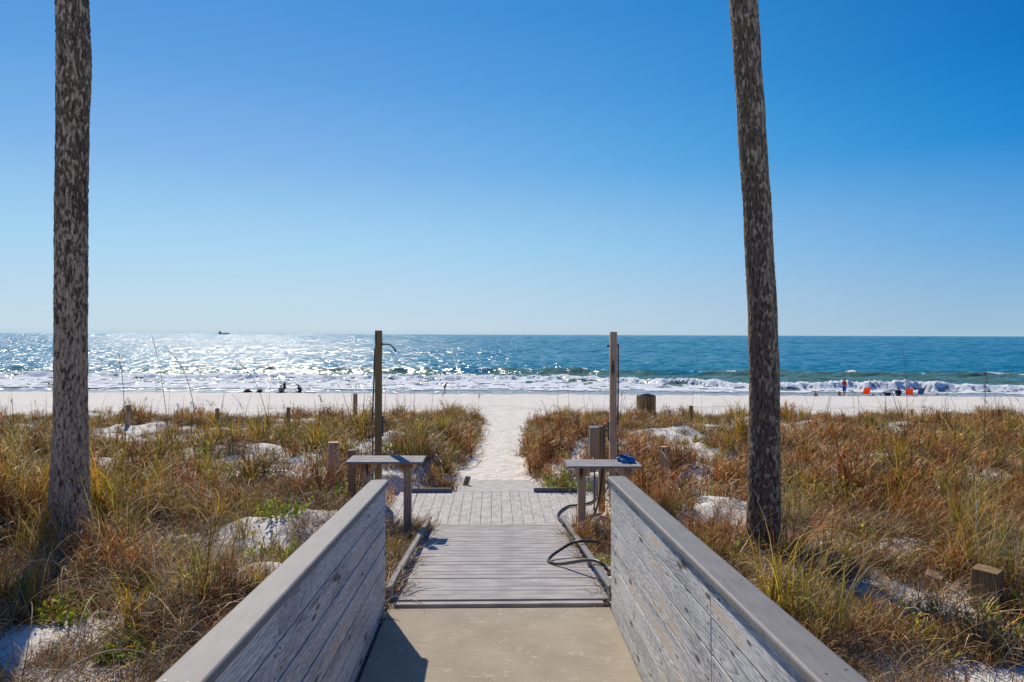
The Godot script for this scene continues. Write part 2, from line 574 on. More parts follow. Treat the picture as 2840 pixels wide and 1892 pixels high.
func make_ground() -> void:
	var ds := PackedFloat32Array()
	var d := -8.0
	while d < 96.0:
		ds.push_back(d)
		if d < 2.0: d += 0.4
		elif d < 31.0: d += 0.09 + 0.0045 * d
		elif d < 33.8: d += 0.25
		elif d < 42.5: d += 0.1
		elif d < 78.0: d += 0.3
		else: d += 1.5
	var cols := 380
	var pts := PackedVector3Array()
	pts.resize(cols * ds.size())
	for j in ds.size():
		var half := 22.0 + 1.7 * maxf(ds[j], 0.0)
		for i in cols:
			var t := 2.0 * i / (cols - 1) - 1.0
			var x := half * (0.42 * t + 0.58 * t * t * t)
			pts[j * cols + i] = Vector3(x, ground(x, ds[j]), -ds[j])
	var m := MB.new()
	m.sheet(pts, cols, ds.size())
	structure("sand_ground", m, M.sand, "white quartz sand of the dunes and beach")
	# wet sand left by the last wave
	var wm := MB.new()
	var wp := PackedVector3Array()
	var keep := PackedByteArray()
	var rows := 50
	cols = 640
	for j in rows:
		for i in cols:
			var x := -150.0 + 300.0 * i / (cols - 1)
			var wv := 71.5 + 8.5 * j / (rows - 1)
			var dd := wv - 0.05 * x
			wp.push_back(Vector3(x, ground(x, dd) + 0.012, -dd))
			var edge := 73.6 + 1.1 * n_patch.get_noise_2d(x * 0.5, 3.0) + 0.5 * n_foam.get_noise_2d(x * 1.5, 9.0)
			keep.push_back(1 if wv > edge else 0)
	wm.sheet(wp, cols, rows, PackedColorArray(), keep)
	structure("wet_sand", wm, M.wet_sand, "wet shining sand along the water's edge")

# the surf: distance from a straight shore line is w = d + 0.05 x
func bore_at(x: float) -> float:           # where the white water front stands
	return lerpf(100.5, 86.0, smoothstep(6.0, 34.0, x)) + 2.2 * n_patch.get_noise_2d(x * 0.22, 40.0) + 0.9 * n_foam.get_noise_2d(x * 0.5, 60.0)

func bump(q: float) -> float:
	return exp(-q * q)

const SEAS := [[110.0, 250.0, 4.0, 0.26], [250.0, 560.0, 9.0, 0.58], [560.0, 1300.0, 20.0, 1.2], [1300.0, 6000.0, 46.0, 2.2]]

func sea_height(x: float, w: float) -> float:
	var far := smoothstep(900.0, 200.0, w)
	var calm := smoothstep(78.0, 92.0, w)
	var y := 0.0
	y += 0.13 * sin(TAU * w / 17.0 + 3.0 * n_patch.get_noise_2d(x * 0.10, w * 0.08)) * far * calm
	y += 0.20 * n_hill.get_noise_2d(x * 0.55, w * 1.9) * smoothstep(220.0, 120.0, w) * calm
	# chop, then longer wind waves farther out where the water is deep
	for k in SEAS:
		if w > k[0] * 0.7 and w < k[1] * 1.4:
			var on: float = smoothstep(k[0] * 0.7, k[0] * 1.1, w) * (1.0 - smoothstep(k[1] * 0.9, k[1] * 1.4, w))
			y += k[3] * on * n_patch.get_noise_2d(x / (k[2] * 2.4) + k[2], w / k[2])
	y += 0.06 * n_bump.get_noise_2d(x * 0.7, w * 1.6) * smoothstep(320.0, 120.0, w) * calm
	# the unbroken green swell and a smaller one behind it
	var c1 := 117.0 + 2.0 * n_patch.get_noise_2d(x * 0.08, 7.0)
	var q := w - c1
	y += (0.72 + 0.25 * n_patch.get_noise_2d(x * 0.2, 90.0)) * (bump(q / 1.9) if q < 0 else bump(q / 5.0)) * smoothstep(-75.0, -40.0, x) * (0.55 + 0.45 * smoothstep(70.0, 20.0, x))
	var c2 := 146.0 + 3.0 * n_patch.get_noise_2d(x * 0.06, 27.0)
	q = w - c2
	y += 0.42 * (bump(q / 2.6) if q < 0 else bump(q / 6.0)) * (0.5 + 0.8 * n_patch.get_noise_2d(x * 0.05, 20.0))
	q = w - 236.0 - 3.0 * n_patch.get_noise_2d(x * 0.05, 77.0)
	y += 0.55 * (bump(q / 3.2) if q < 0 else bump(q / 8.0)) * smoothstep(10.0, -30.0, x)
	# the broken front
	var b := bore_at(x)
	q = w - b
	var tall := 0.46 + 0.45 * bump((x - 46.0) / 9.0) + 0.25 * bump((x - 22.0) / 6.0) + 0.16 * n_patch.get_noise_2d(x * 0.4, 11.0)
	y += tall * (bump(q / 0.9) if q < 0 else bump(q / 4.2))
	return y

func foam_at(x: float, w: float) -> float:
	var b := bore_at(x)
	var q := w - b
	var n := n_foam.get_noise_2d(x * 1.1, w * 0.55)
	var n2 := n_patch.get_noise_2d(x * 0.35, w * 0.22)
	var f: float
	if q < -1.0:
		f = 0.62 + 0.45 * n_patch.get_noise_2d(x * 0.10, w * 0.45) + 0.30 * n2 + 0.40 * n_foam.get_noise_2d(x * 0.7, w * 1.1) - 0.6 * smoothstep(82.0 + 2.0 * n2, 78.6 + 2.0 * n2, w)
	elif q < 1.6:
		f = 0.95 + 0.5 * n
	else:
		f = 0.18 + 0.75 * n2 + 0.9 * n - 0.085 * q
	# streaks along the crests of the swells
	f = maxf(f, (bump((w - 117.3 - 2.0 * n_patch.get_noise_2d(x * 0.08, 7.0)) / 0.6) * (n_patch.get_noise_2d(x * 0.25, 55.0) * 2.4 + 0.05)))
	return f

func sea_colour(x: float, w: float) -> Color:
	# murky water with stirred sand inside the outer bar, clear water beyond; a ragged edge between them
	var open := Color(0.012, 0.172, 0.240)
	var shoal := Color(0.095, 0.175, 0.105)
	var n := n_patch.get_noise_2d(x * 0.03, w * 0.06)
	var film := Color(0.30, 0.34, 0.33)      # a hand's breadth of water over white sand
	return film.lerp(shoal, smoothstep(84.0, 96.0, w + 8.0 * n)).lerp(open, smoothstep(116.0, 128.0, w + 22.0 * n))

func make_sea() -> void:
	var ws := PackedFloat32Array()
	var w := 76.0
	while w < 26000.0:
		ws.push_back(w)
		if w < 126.0: w += 0.33
		elif w < 5000.0: w += w * 0.005
		else: w *= 1.04
	var cols := 540
	var pts := PackedVector3Array()
	var cs := PackedColorArray()
	pts.resize(cols * ws.size())
	cs.resize(cols * ws.size())
	for j in ws.size():
		var half := 1.9 * ws[j] + 20.0
		for i in cols:
			var t := 2.0 * i / (cols - 1) - 1.0
			var x := half * (0.45 * t + 0.55 * t * t * t)
			var d := ws[j] - 0.05 * clampf(x, -300, 300)
			var y := sea_height(x, ws[j]) if ws[j] < 8400.0 else 0.0
			if ws[j] < 82.0:
				y = maxf(y, ground(x, d) + 0.02) * smoothstep(76.0, 82.0, ws[j]) + (ground(x, d) + 0.004) * (1.0 - smoothstep(76.0, 82.0, ws[j]))
			pts[j * cols + i] = Vector3(x, y, -d)
			cs[j * cols + i] = sea_colour(x, ws[j])
	var m := MB.new()
	m.use_c = true
	m.sheet(pts, cols, ws.size(), cs)
	structure("sea", m, M.water, "blue green sea with low swells")
	# white water
	var fm := MB.new()
	var fp := PackedVector3Array()
	var keep := PackedByteArray()
	var fc := 900
	var fr := 150
	for j in fr:
		for i in fc:
			var tt := 2.0 * i / (fc - 1) - 1.0
			var x := 150.0 * (0.6 * tt + 0.4 * tt * tt * tt) + 0.05 * sin(j * 7.3)
			var ww := 76.0 + 45.0 * pow(float(j) / (fr - 1), 1.1)
			var d := ww - 0.05 * x
			var f := foam_at(x, ww)
			var b := bore_at(x)
			var y: float = maxf(sea_height(x, ww) if ww > 80.0 else 0.0, ground(x, d) + 0.02)
			var rough := 0.02 + 0.42 * bump((ww - b) / 1.2) * (0.22 + 0.85 * bump((x - 46.0) / 10.0) + 0.3 * bump((x - 22.0) / 7.0))
			y += 0.03 + rough * maxf(-0.2, n_foam.get_noise_3d(x * 4.0, ww * 4.0, 5.0) + 0.5 * n_bump.get_noise_2d(x * 3.0, ww * 3.0) + 0.15)
			fp.push_back(Vector3(x, y, -d))
			keep.push_back(1 if f > 0.40 else 0)
	fm.sheet(fp, fc, fr, PackedColorArray(), keep)
	var fo := part("surf_foam", fm, self, M.foam)
	tag(fo, "white foam of the breaking waves and swash", "foam", "", "stuff")

# ---------------------------------------------------------------- the walkway
# a node that runs along the walkway: local x across, local -z away from the camera
func along(o: Node3D) -> Node3D:
	o.rotation.y = atan(AXIS)
	return o

func wx(u: float, d: float) -> float:
	return u - AXIS * d

# rounded cap board: outline swept along z, its far corners rounded in plan
func cap_board(len_: float, half: float, th: float, r: float) -> MB:
	var m := MB.new()
	var prof := []
	for k in 7:
		var a := PI * 0.5 * k / 6.0
		prof.push_back(Vector2(half - r + r * sin(a), th - r + r * cos(a)))
	for k in 5:
		var a := PI * 0.5 * k / 4.0
		prof.push_back(Vector2(half - 0.006 + 0.006 * cos(a), 0.006 - 0.006 * sin(a)))
	var full := []
	for p in prof: full.push_back(p)
	for i in range(prof.size() - 1, -1, -1): full.push_back(Vector2(-prof[i].x, prof[i].y))
	var st := []
	for k in 7:
		var a := PI * 0.5 * k / 6.0
		st.push_back([0.026 * (1.0 - sin(a)), 0.026 * (1.0 - cos(a))])
	st = [[0.0, 0.026], [0.004, 0.013], [0.010, 0.006], [0.018, 0.0015], [0.03, 0.0], [len_ - 0.004, 0.0], [len_, 0.004]]
	var n := full.size()
	var s := m.v.size()
	for q in st:
		for i in n:
			var p: Vector2 = full[i]
			var e: Vector2 = full[(i + 1) % n] - full[(i + n - 1) % n]
			var nn := Vector3(-e.y, e.x, 0)
			if nn.dot(Vector3(p.x, p.y - th * 0.5, 0)) < 0: nn = -nn
			var x := signf(p.x) * maxf(0.0, absf(p.x) - q[1])
			m.vert(Vector3(x, p.y, q[0]), (nn.normalized() + Vector3(0, 0, -q[1] * 40.0 if q[0] < 0.1 else 0.0)).normalized())
	for j in st.size() - 1:
		for i in n:
			var a0 := s + j * n + i
			var b0 := s + j * n + (i + 1) % n
			m.quad(a0, a0 + n, b0 + n, b0)
	var f := []
	var g := []
	for i in n:
		f.push_back(m.v[s + i]); g.push_back(m.v[s + (st.size() - 1) * n + i])
	m.poly(f, Vector3(0, 0, -1)); m.poly(g, Vector3(0, 0, 1))
	return m

func screw_dots(m: MB, at: Vector3, nn: Vector3, r: float) -> void:
	var side := nn.cross(Vector3(0.3, 0.9, 0.2)).normalized()
	var up := side.cross(nn)
	var pts := []
	for k in 6:
		pts.push_back(at + (side * cos(TAU * k / 6) + up * sin(TAU * k / 6)) * r)
	m.poly(pts, nn)

func parapet(u_face: float, dirx: float, cap_h0: float, joint: float, label: String, variant: int) -> void:
	# dirx: the side on which the boards stand behind the inner face (-1: left wall, +1: right wall)
	var far := 5.16
	var top := CAM_Y - (cap_h0 + 0.045 * far)
	var w := thing("wooden_parapet", label, "parapet", Vector3(wx(u_face, far), top, -far))
	w.rotation = Vector3(-atan(0.045), atan(AXIS), 0)
	rng.seed = 100 + variant
	# local: z from 0 (far end) towards the camera, y from 0 (top of cap) down
	var cap := part("cap_board", cap_board(6.6, 0.07, 0.036, 0.014), w, M.cap)
	cap.position = Vector3(dirx * 0.048, -0.036, -0.03)
	var len_ := 6.55
	var posts := []
	var z := 0.06
	while z < len_:
		posts.push_back(z); z += 0.81
	for k in posts.size():
		var pm := MB.new()
		pm.cbox(Vector3(dirx * 0.062, -0.57, posts[k]), Vector3(0.022, 0.53, 0.044), 0.003, 1, k % 12)
		part("post", pm, w, M.post_grey)
	var jz := far - joint
	var dots := MB.new()
	for row in 7:
		var y := -0.040 - 0.0705 - row * 0.1445
		for seg in 3:
			var z0: float = [0.0, jz + 0.0015, jz + 3.2][seg]
			var z1: float = [jz - 0.0015, jz + 3.197, len_][seg]
			var b := MB.new()
			var off := rng.randf_range(-0.0015, 0.0015)
			b.cbox(Vector3(0, 0, 0), Vector3(0.019, 0.0678, (z1 - z0) * 0.5), 0.0012, 2, (row * 5 + seg * 3 + variant) % 12, 12, rng.randf())
			var o := part("plank", b, w, M.wall)
			o.position = Vector3(dirx * 0.019 + off, y + rng.randf_range(-0.001, 0.001), (z0 + z1) * 0.5)
			if seg < 2:
				var ob := MB.new()
				ob.cbox(Vector3(0, 0, 0), Vector3(0.012, 0.0702, (z1 - z0) * 0.5), 0.003, 2, (row * 7 + seg * 5 + variant + 3) % 12, 12, rng.randf())
				var oo := part("plank", ob, w, M.wall)
				oo.position = Vector3(dirx * 0.0965, y, (z0 + z1) * 0.5)
		for pz in posts + [jz - 0.03, jz + 0.03]:
			for q in [-0.038, 0.038]:
				screw_dots(dots, Vector3(-dirx * 0.0022, y + q + rng.randf_range(-0.008, 0.008), pz + rng.randf_range(-0.012, 0.012)), Vector3(-dirx, 0, 0), rng.randf_range(0.004, 0.0065))
	var dm := part("screw_heads", dots, w, M.dark)
	dm.set_meta("kind", "stuff")
	var cd := MB.new()
	for pz in posts:
		for q in [0.02, 0.085]:
			screw_dots(cd, Vector3(dirx * q, 0.0012, pz + rng.randf_range(-0.02, 0.02)), Vector3.UP, 0.0045)
	var cm := part("cap_screws", cd, w, M.brass)
	cm.set_meta("kind", "stuff")

func make_walkway() -> void:
	var yaw := atan(AXIS)
	# concrete slab
	var c := MB.new()
	c.cbox(Vector3(0, -0.075, 0), Vector3(0.824, 0.075, 3.4), 0.008, 2)
	var slab := structure("concrete_walk", c, M.concrete, "tan broom finished concrete walk")
	var mid_d := 5.13 - 3.4
	slab.position = Vector3(wx(0.0475, mid_d), CAM_Y - (1.95 + 0.014 * mid_d), -mid_d)
	slab.rotation = Vector3(-atan(0.014), yaw, 0)
	parapet(-0.800, -1.0, 0.854, 2.58, "left weathered grey board parapet, its inner face in shade", 0)
	parapet(0.872, 1.0, 0.822, 2.78, "right weathered board parapet, its pale inner face in sunlight", 5)

	# ramp of cross boards
	var ramp := Node3D.new()
	ramp.name = "boardwalk_ramp"
	add_child(ramp)
	tag(ramp, "sloping ramp of grey cross boards", "", "", "structure")
	var slope := atan(0.1238)
	ramp.position = Vector3(wx(0.045, 5.2), CAM_Y - (1.38 + 0.1238 * 5.2), -5.2)
	ramp.rotation = Vector3(-slope, yaw, 0)
	rng.seed = 7
	var pitch := 0.1447
	var k := 0
	var z := 0.0
	var screws := MB.new()
	while z < 4.0:
		var b := MB.new()
		var hw := 0.855 + 0.02 * z / 4.0
		var short := 0.0
		if k == 0: hw = 0.79; short = 0.03
		b.cbox(Vector3.ZERO, Vector3(hw, 0.0125, 0.0682 - short), 0.003, 0)
		var o := part("board", b, ramp, M.deck)
		var lift := rng.randf_range(-0.0015, 0.002)
		o.position = Vector3(rng.randf_range(-0.006, 0.006), -0.0125 + lift, -z - 0.07 + (0.02 if k == 0 else 0.0))
		o.rotation = Vector3(rng.randf_range(-0.012, 0.012), rng.randf_range(-0.0016, 0.0016), rng.randf_range(-0.0012, 0.0012))
		if k == 4: o.rotation = Vector3(0.03, -0.006, 0.004)
		for q in [-0.72, -0.36, 0.0, 0.36, 0.72]:
			for s in [-0.04, 0.04]:
				screw_dots(screws, o.position + Vector3(q + rng.randf_range(-0.01, 0.01), 0.0152, s), Vector3.UP, 0.0035)
		z += pitch; k += 1
	var sm := part("screw_heads", screws, ramp, M.dark)
	sm.set_meta("kind", "stuff")
	for q in [-0.75, 0.0, 0.75]:
		var j := MB.new()
		j.cbox(Vector3(q, -0.07, -2.0), Vector3(0.019, 0.043, 2.0), 0.003, 2)
		part("joist", j, ramp, M.post)

	# kerb rails on blocks either side
	for s in 2:
		var kr := thing("kerb_rail", ["grey kerb rail along the left edge of the ramp", "grey kerb rail along the right edge of the ramp, under the hose"][s], "kerb", ramp.position)
		kr.rotation = ramp.rotation
		var x0: float = [-0.862, 0.868][s]
		var spread: float = [-0.010, 0.002][s]
		var m := MB.new()
		m.cbox(Vector3(0, 0, 0), Vector3(0.028, 0.019, 1.96), 0.009, 2)
		var o := part("rail", m, kr, M.cap)
		o.position = Vector3(x0, 0.098, -2.02)
		o.rotation.y = -spread
		for q in [0.12, 1.35, 2.6, 3.85]:
			var bm := MB.new()
			bm.cbox(Vector3(x0 + spread * (q - 2.0) * 1.0, 0.0375, -q), Vector3(0.02, 0.0415, 0.06), 0.004, 2)
			part("block", bm, kr, M.cap)

	# level landing of long boards
	var land := Node3D.new()
	land.name = "landing_deck"
	add_child(land)
	tag(land, "level landing of pale grey boards dusted with sand", "", "", "structure")
	land.position = Vector3(wx(0.045, 9.2), CAM_Y - 2.52, -9.2)
	land.rotation.y = yaw
	for i in 21:
		var b := MB.new()
		b.cbox(Vector3(-1.46 + i * 0.146, -0.0125 + rng.randf_range(-0.001, 0.001), -0.965), Vector3(0.0708, 0.0125, 0.955), 0.003, 2)
		part("board", b, land, M.deck_dusty)
	for i in 4:
		var b := MB.new()
		b.cbox(Vector3(0, -0.075, -0.06 - i * 0.6), Vector3(1.52, 0.045, 0.019), 0.003, 0)
		part("joist", b, land, M.post)
	# fascia boards that close the landing towards the benches
	for s in [-1.0, 1.0]:
		var b := MB.new()
		b.cbox(Vector3(s * 1.2, -0.06, 0.022), Vector3(0.32, 0.062, 0.017), 0.003, 0, 2)
		part("fascia_board", b, land, M.post)
	# kerbs at the far edge
	for q in [[-1.07, 0.36, "dark kerb board at the far left edge of the landing"], [0.98, 0.38, "dark kerb board at the far right edge of the landing"]]:
		var kt := thing("kerb_board", q[2], "kerb", land.position)
		kt.rotation.y = yaw
		var b := MB.new()
		b.cbox(Vector3(q[0], 0.026, -1.90), Vector3(q[1], 0.040, 0.019), 0.005, 0, 4)
		part("board", b, kt, M.cap)
	# lower ramp of cross boards running out into the sand
	var low := Node3D.new()
	low.name = "lower_ramp"
	add_child(low)
	tag(low, "short ramp of cross boards running under the sand", "", "", "structure")
	low.position = Vector3(wx(0.09, 11.14), CAM_Y - 2.522, -11.14)
	low.rotation = Vector3(-0.085, yaw, 0)
	for i in 11:
		var b := MB.new()
		b.cbox(Vector3(-0.02 + rng.randf_range(-0.01, 0.01), -0.0125, -0.07 - i * 0.1447), Vector3(0.66, 0.0125, 0.0695), 0.003, 0)
		part("board", b, low, M.ramp_dusty)

func wood_post(called: String, label: String, x: float, d: float, top_h: float, size: float, turn := 0.0, lean := Vector2.ZERO, material: Material = null, group := "", sink := 0.25) -> Node3D:
	var y := ground(x, d)
	var hh := (CAM_Y - top_h) - y
	var o := thing(called, label, "post", Vector3(x, y, -d), turn, group)
	var m := MB.new()
	m.cbox(Vector3(0, (hh - sink) * 0.5, 0), Vector3(size * 0.5, (hh + sink) * 0.5, size * 0.5), 0.005, 1, int(absf(x * 7.0)) % 12, 12, absf(x))
	part("shaft", m, o, material if material else M.post)
	o.rotation.x = lean.x
	o.rotation.z = lean.y
	return o

func bench(label: String, x0: float, x1: float, d0: float, top_h: float, legs: Array, rusty: bool) -> void:
	var y := CAM_Y - top_h
	var o := thing("bench", label, "bench", Vector3((x0 + x1) * 0.5, ground((x0 + x1) * 0.5, d0 + 0.23), -d0 - 0.23), 0.008)
	var ty := y - o.position.y
	for i in 3:
		var m := MB.new()
		m.cbox(Vector3(rng.randf_range(-0.004, 0.004), ty - 0.0125 + 0.0, 0.155 - i * 0.152), Vector3((x1 - x0) * 0.5, 0.0125, 0.0735), 0.003, 0)
		part("seat_board", m, o, M.bench_top)
	for lx in legs:
		var x: float = lx - o.position.x
		var gy := ground(lx, d0 + 0.23) - o.position.y
		var m := MB.new()
		m.cbox(Vector3(x, (ty - 0.027 + gy - 0.2) * 0.5, 0.06), Vector3(0.0455, (ty - 0.027 - gy + 0.2) * 0.5, 0.0455), 0.004, 1, int(lx * 10) % 12 if lx > 0 else 5, 12, absf(lx))
		part("leg", m, o, M.post)
		for s in [-1.0, 1.0]:
			# cleat on each side of the leg, its lower ends cut off
			var q := MB.new()
			var c := [Vector2(-0.20, 0.0), Vector2(-0.20, -0.055), Vector2(-0.165, -0.105), Vector2(0.165, -0.105), Vector2(0.20, -0.055), Vector2(0.20, 0.0)]
			q.prism(c, x + s * 0.0462, x + s * 0.083, Transform3D(Basis(Vector3(0, 0, 1), Vector3(0, 1, 0), Vector3(1, 0, 0)), Vector3(0, ty - 0.0255, 0)))
			var cl := part("cleat", q, o, M.post)
			if rusty:
				var rm := MB.new()
				rm.cbox(Vector3(x + s * 0.0646, ty - 0.075, 0.2 - 0.012), Vector3(0.014, 0.046, 0.004), 0.002, 1, 0, 12, 0.0, Color.WHITE, Basis(Vector3.RIGHT, 0.0))
				rm = MB.new()
				rm.cbox(Vector3(x + s * 0.0646, ty - 0.054, 0.2), Vector3(0.0178, 0.0268, 0.0025), 0.001, 1)
				part("rust_stain", rm, cl, M.rust)

func pipe(pts: Array, r: float) -> MB:
	var m := MB.new()
	m.tube(smooth_path(pts, 4), [r], 8)
	return m

func smooth_path(p: Array, sub: int) -> Array:
	var out := []
	for i in p.size() - 1:
		var a: Vector3 = p[maxi(i - 1, 0)]
		var b: Vector3 = p[i]
		var c: Vector3 = p[i + 1]
		var d: Vector3 = p[mini(i + 2, p.size() - 1)]
		for k in sub:
			out.push_back(b.cubic_interpolate(c, a, d, float(k) / sub))
	out.push_back(p[p.size() - 1])
	return out

func make_showers() -> void:
	# left shower
	var base := 3.98 - 0.03
	var o := thing("shower_post", "left outdoor shower post, its bent shower arm against the sea", "shower", Vector3(-1.87, base, -9.75), 0.06)
	var m := MB.new()
	m.cbox(Vector3(0, 1.2, 0), Vector3(0.0455, 1.40, 0.0455), 0.004, 1, 3, 12, 0.3)
	part("post", m, o, M.post_green)
	m = MB.new()
	m.tube([Vector3(0.044, 2.41, 0), Vector3(0.062, 2.41, 0)], [0.022], 10)
	m.tube(smooth_path([Vector3(0.05, 2.41, 0), Vector3(0.12, 2.408, 0.0), Vector3(0.17, 2.395, 0.0), Vector3(0.205, 2.36, 0.0), Vector3(0.222, 2.335, 0)], 4), [0.0095], 8)
	part("shower_arm", m, o, M.galv)
	m = MB.new()
	m.tube([Vector3(0.216, 2.345, 0), Vector3(0.228, 2.325, 0), Vector3(0.238, 2.305, 0)], [0.011, 0.018, 0.021], 10)
	part("shower_head", m, o, M.galv)
	part("riser_pipe", pipe([Vector3(-0.046, 2.36, 0), Vector3(-0.055, 2.30, 0), Vector3(-0.062, 2.0, 0), Vector3(-0.083, 1.41, 0), Vector3(-0.082, 1.375, 0), Vector3(-0.045, 1.372, 0)], 0.0105), o, M.galv)
	part("supply_pipe", pipe([Vector3(-0.045, 1.135, 0), Vector3(-0.07, 1.137, 0), Vector3(-0.078, 1.115, 0), Vector3(-0.08, 0.7, 0), Vector3(-0.08, 0.0, 0)], 0.0105), o, M.galv)
	m = MB.new()
	m.tube([Vector3(0.058, 1.40, 0), Vector3(0.062, 1.30, 0), Vector3(0.058, 1.12, 0)], [0.012], 8)
	m.tube([Vector3(0.044, 1.33, 0), Vector3(0.085, 1.33, 0)], [0.017], 8)
	m.tube([Vector3(0.044, 1.13, 0), Vector3(0.075, 1.13, 0)], [0.014], 8)
	m.tube([Vector3(0.085, 1.30, 0), Vector3(0.085, 1.36, 0)], [0.008], 6)
	part("valve", m, o, M.galv)
	# right shower
	o = thing("shower_post", "right outdoor shower post with a tall riser pipe, beside the metal box", "shower", Vector3(1.37, base, -9.4), -0.02)
	m = MB.new()
	m.cbox(Vector3(0, 1.19, 0), Vector3(0.0455, 1.40, 0.0455), 0.004, 1, 8, 12, 0.7)
	part("post", m, o, M.post)
	part("riser_pipe", pipe([Vector3(0.044, 2.405, 0), Vector3(0.062, 2.403, 0), Vector3(0.068, 2.385, 0), Vector3(0.068, 1.9, 0), Vector3(0.064, 1.38, 0), Vector3(0.058, 1.36, 0), Vector3(0.044, 1.358, 0)], 0.0105), o, M.galv)
	m = MB.new()
	m.tube([Vector3(-0.044, 2.405, 0), Vector3(-0.06, 2.405, 0), Vector3(-0.066, 2.403, 0), Vector3(-0.085, 2.398, 0)], [0.009, 0.009, 0.02, 0.021], 10)
	part("shower_head", m, o, M.galv)
	part("supply_pipe", pipe([Vector3(0.044, 1.12, 0), Vector3(0.06, 1.12, 0), Vector3(0.07, 1.10, 0), Vector3(0.068, 0.6, 0), Vector3(0.068, 0.0, 0)], 0.0105), o, M.galv)
	m = MB.new()
	m.tube(smooth_path([Vector3(-0.044, 1.37, 0), Vector3(-0.058, 1.37, 0.0), Vector3(-0.06, 1.34, 0.0), Vector3(-0.06, 1.16, 0), Vector3(-0.055, 1.13, 0), Vector3(-0.044, 1.12, 0)], 4), [0.011], 8)
	m.tube([Vector3(-0.06, 1.26, 0), Vector3(-0.13, 1.26, 0.01)], [0.013], 8)
	m.tube(smooth_path([Vector3(-0.10, 1.34, 0.012), Vector3(-0.125, 1.31, 0.012), Vector3(-0.13, 1.2, 0.012), Vector3(-0.125, 1.0, 0.012), Vector3(-0.115, 0.84, 0.012)], 4), [0.015], 8)
	part("valve", m, o, M.galv)
	m = MB.new()
	m.tube([Vector3(-0.15, 1.19, 0.012), Vector3(-0.10, 1.185, 0.012)], [0.008], 6)
	part("lever", m, o, M.galv)
	m = MB.new()
	m.tube([Vector3(-0.155, 0.80, 0.02), Vector3(-0.09, 0.84, 0.014)], [0.013], 8)
	part("tap", m, o, M.galv)
	# box on its own short post
	o = thing("electrical_box", "brushed metal control box on a short post left of the right shower", "box", Vector3(1.285, 3.95, -9.92), 0.0)
	m = MB.new()
	m.cbox(Vector3(0.005, 0.59, 0), Vector3(0.045, 0.66, 0.045), 0.004, 1, 6)
	part("post", m, o, M.post_green)
	m = MB.new()
	m.cbox(Vector3(-0.105, 1.03, 0.01), Vector3(0.062, 0.208, 0.1), 0.006, 1)
	part("case", m, o, M.steel)
	m = MB.new()
	m.cbox(Vector3(-0.171, 1.03, 0.01), Vector3(0.004, 0.212, 0.106), 0.003, 1)
	part("cover_plate", m, o, M.steel)
	m = MB.new()
	m.tube([Vector3(-0.10, 0.825, 0.0), Vector3(-0.10, 0.0, 0.0)], [0.012], 8)
	part("conduit", m, o, M.galv)

func make_hose() -> void:
	var o := thing("garden_hose", "black and yellow garden hose looped over the ramp kerb by the right bench", "hose")
	var loops := [
		[Vector3(1.24, 4.78, -9.37), Vector3(1.215, 4.6, -9.33), Vector3(1.17, 4.3, -9.28), Vector3(1.10, 4.1, -9.25), Vector3(1.03, 4.005, -9.28), Vector3(1.0, 4.0, -9.38), Vector3(1.1, 4.0, -9.6), Vector3(1.4, 4.0, -9.75), Vector3(1.5, 4.0, -10.2), Vector3(1.42, 4.0, -10.6), Vector3(1.331, 4.0, -10.66), Vector3(1.173, 4.0, -10.335), Vector3(0.988, 4.0, -10.198), Vector3(0.822, 4.0, -10.109), Vector3(0.68, 4.0, -9.797), Vector3(0.635, 4.005, -9.505), Vector3(0.667, 4.03, -9.262), Vector3(0.697, 4.10, -9.025), Vector3(0.713, 4.11, -8.651), Vector3(0.765, 4.09, -8.385), Vector3(0.853, 4.1, -8.194), Vector3(0.942, 4.12, -8.151), Vector3(1.042, 4.14, -8.239), Vector3(1.2, 4.18, -8.1), Vector3(1.3, 4.22, -7.7), Vector3(1.25, 4.26, -7.4)],
		[Vector3(1.25, 4.26, -7.4), Vector3(1.15, 4.27, -7.33), Vector3(1.031, 4.297, -7.292), Vector3(0.859, 4.383, -7.087), Vector3(0.719, 4.394, -7.079), Vector3(0.621, 4.373, -7.087), Vector3(0.503, 4.34, -6.988), Vector3(0.398, 4.31, -6.863), Vector3(0.362, 4.299, -6.75), Vector3(0.398, 4.318, -6.625), Vector3(0.476, 4.345, -6.522), Vector3(0.569, 4.42, -6.345), Vector3(0.658, 4.483, -6.197), Vector3(0.733, 4.515, -6.099), Vector3(0.784, 4.514, -6.026), Vector3(0.835, 4.47, -5.973), Vector3(0.87, 4.425, -6.02), Vector3(0.855, 4.40, -6.09), Vector3(0.95, 4.36, -6.4), Vector3(1.1, 4.34, -6.7)]]
	var path := []
	for l in loops:
		for p in smooth_path(l, 6):
			path.push_back(p)
	var m := MB.new()
	m.tube(path, [0.0155], 10)
	part("tube", m, o, M.hose)
	var s := MB.new()
	var off := []
	for i in path.size():
		var t: Vector3 = (path[mini(i + 1, path.size() - 1)] - path[maxi(i - 1, 0)]).normalized()
		var side := t.cross(Vector3.UP).normalized()
		off.push_back(path[i] + (side * (0.72 if side.z > 0 else -0.72) + Vector3.DOWN * 0.35).normalized() * 0.0098)
	s.tube(off, [0.0070], 6)
	part("yellow_stripe", s, o, M.hose_stripe)

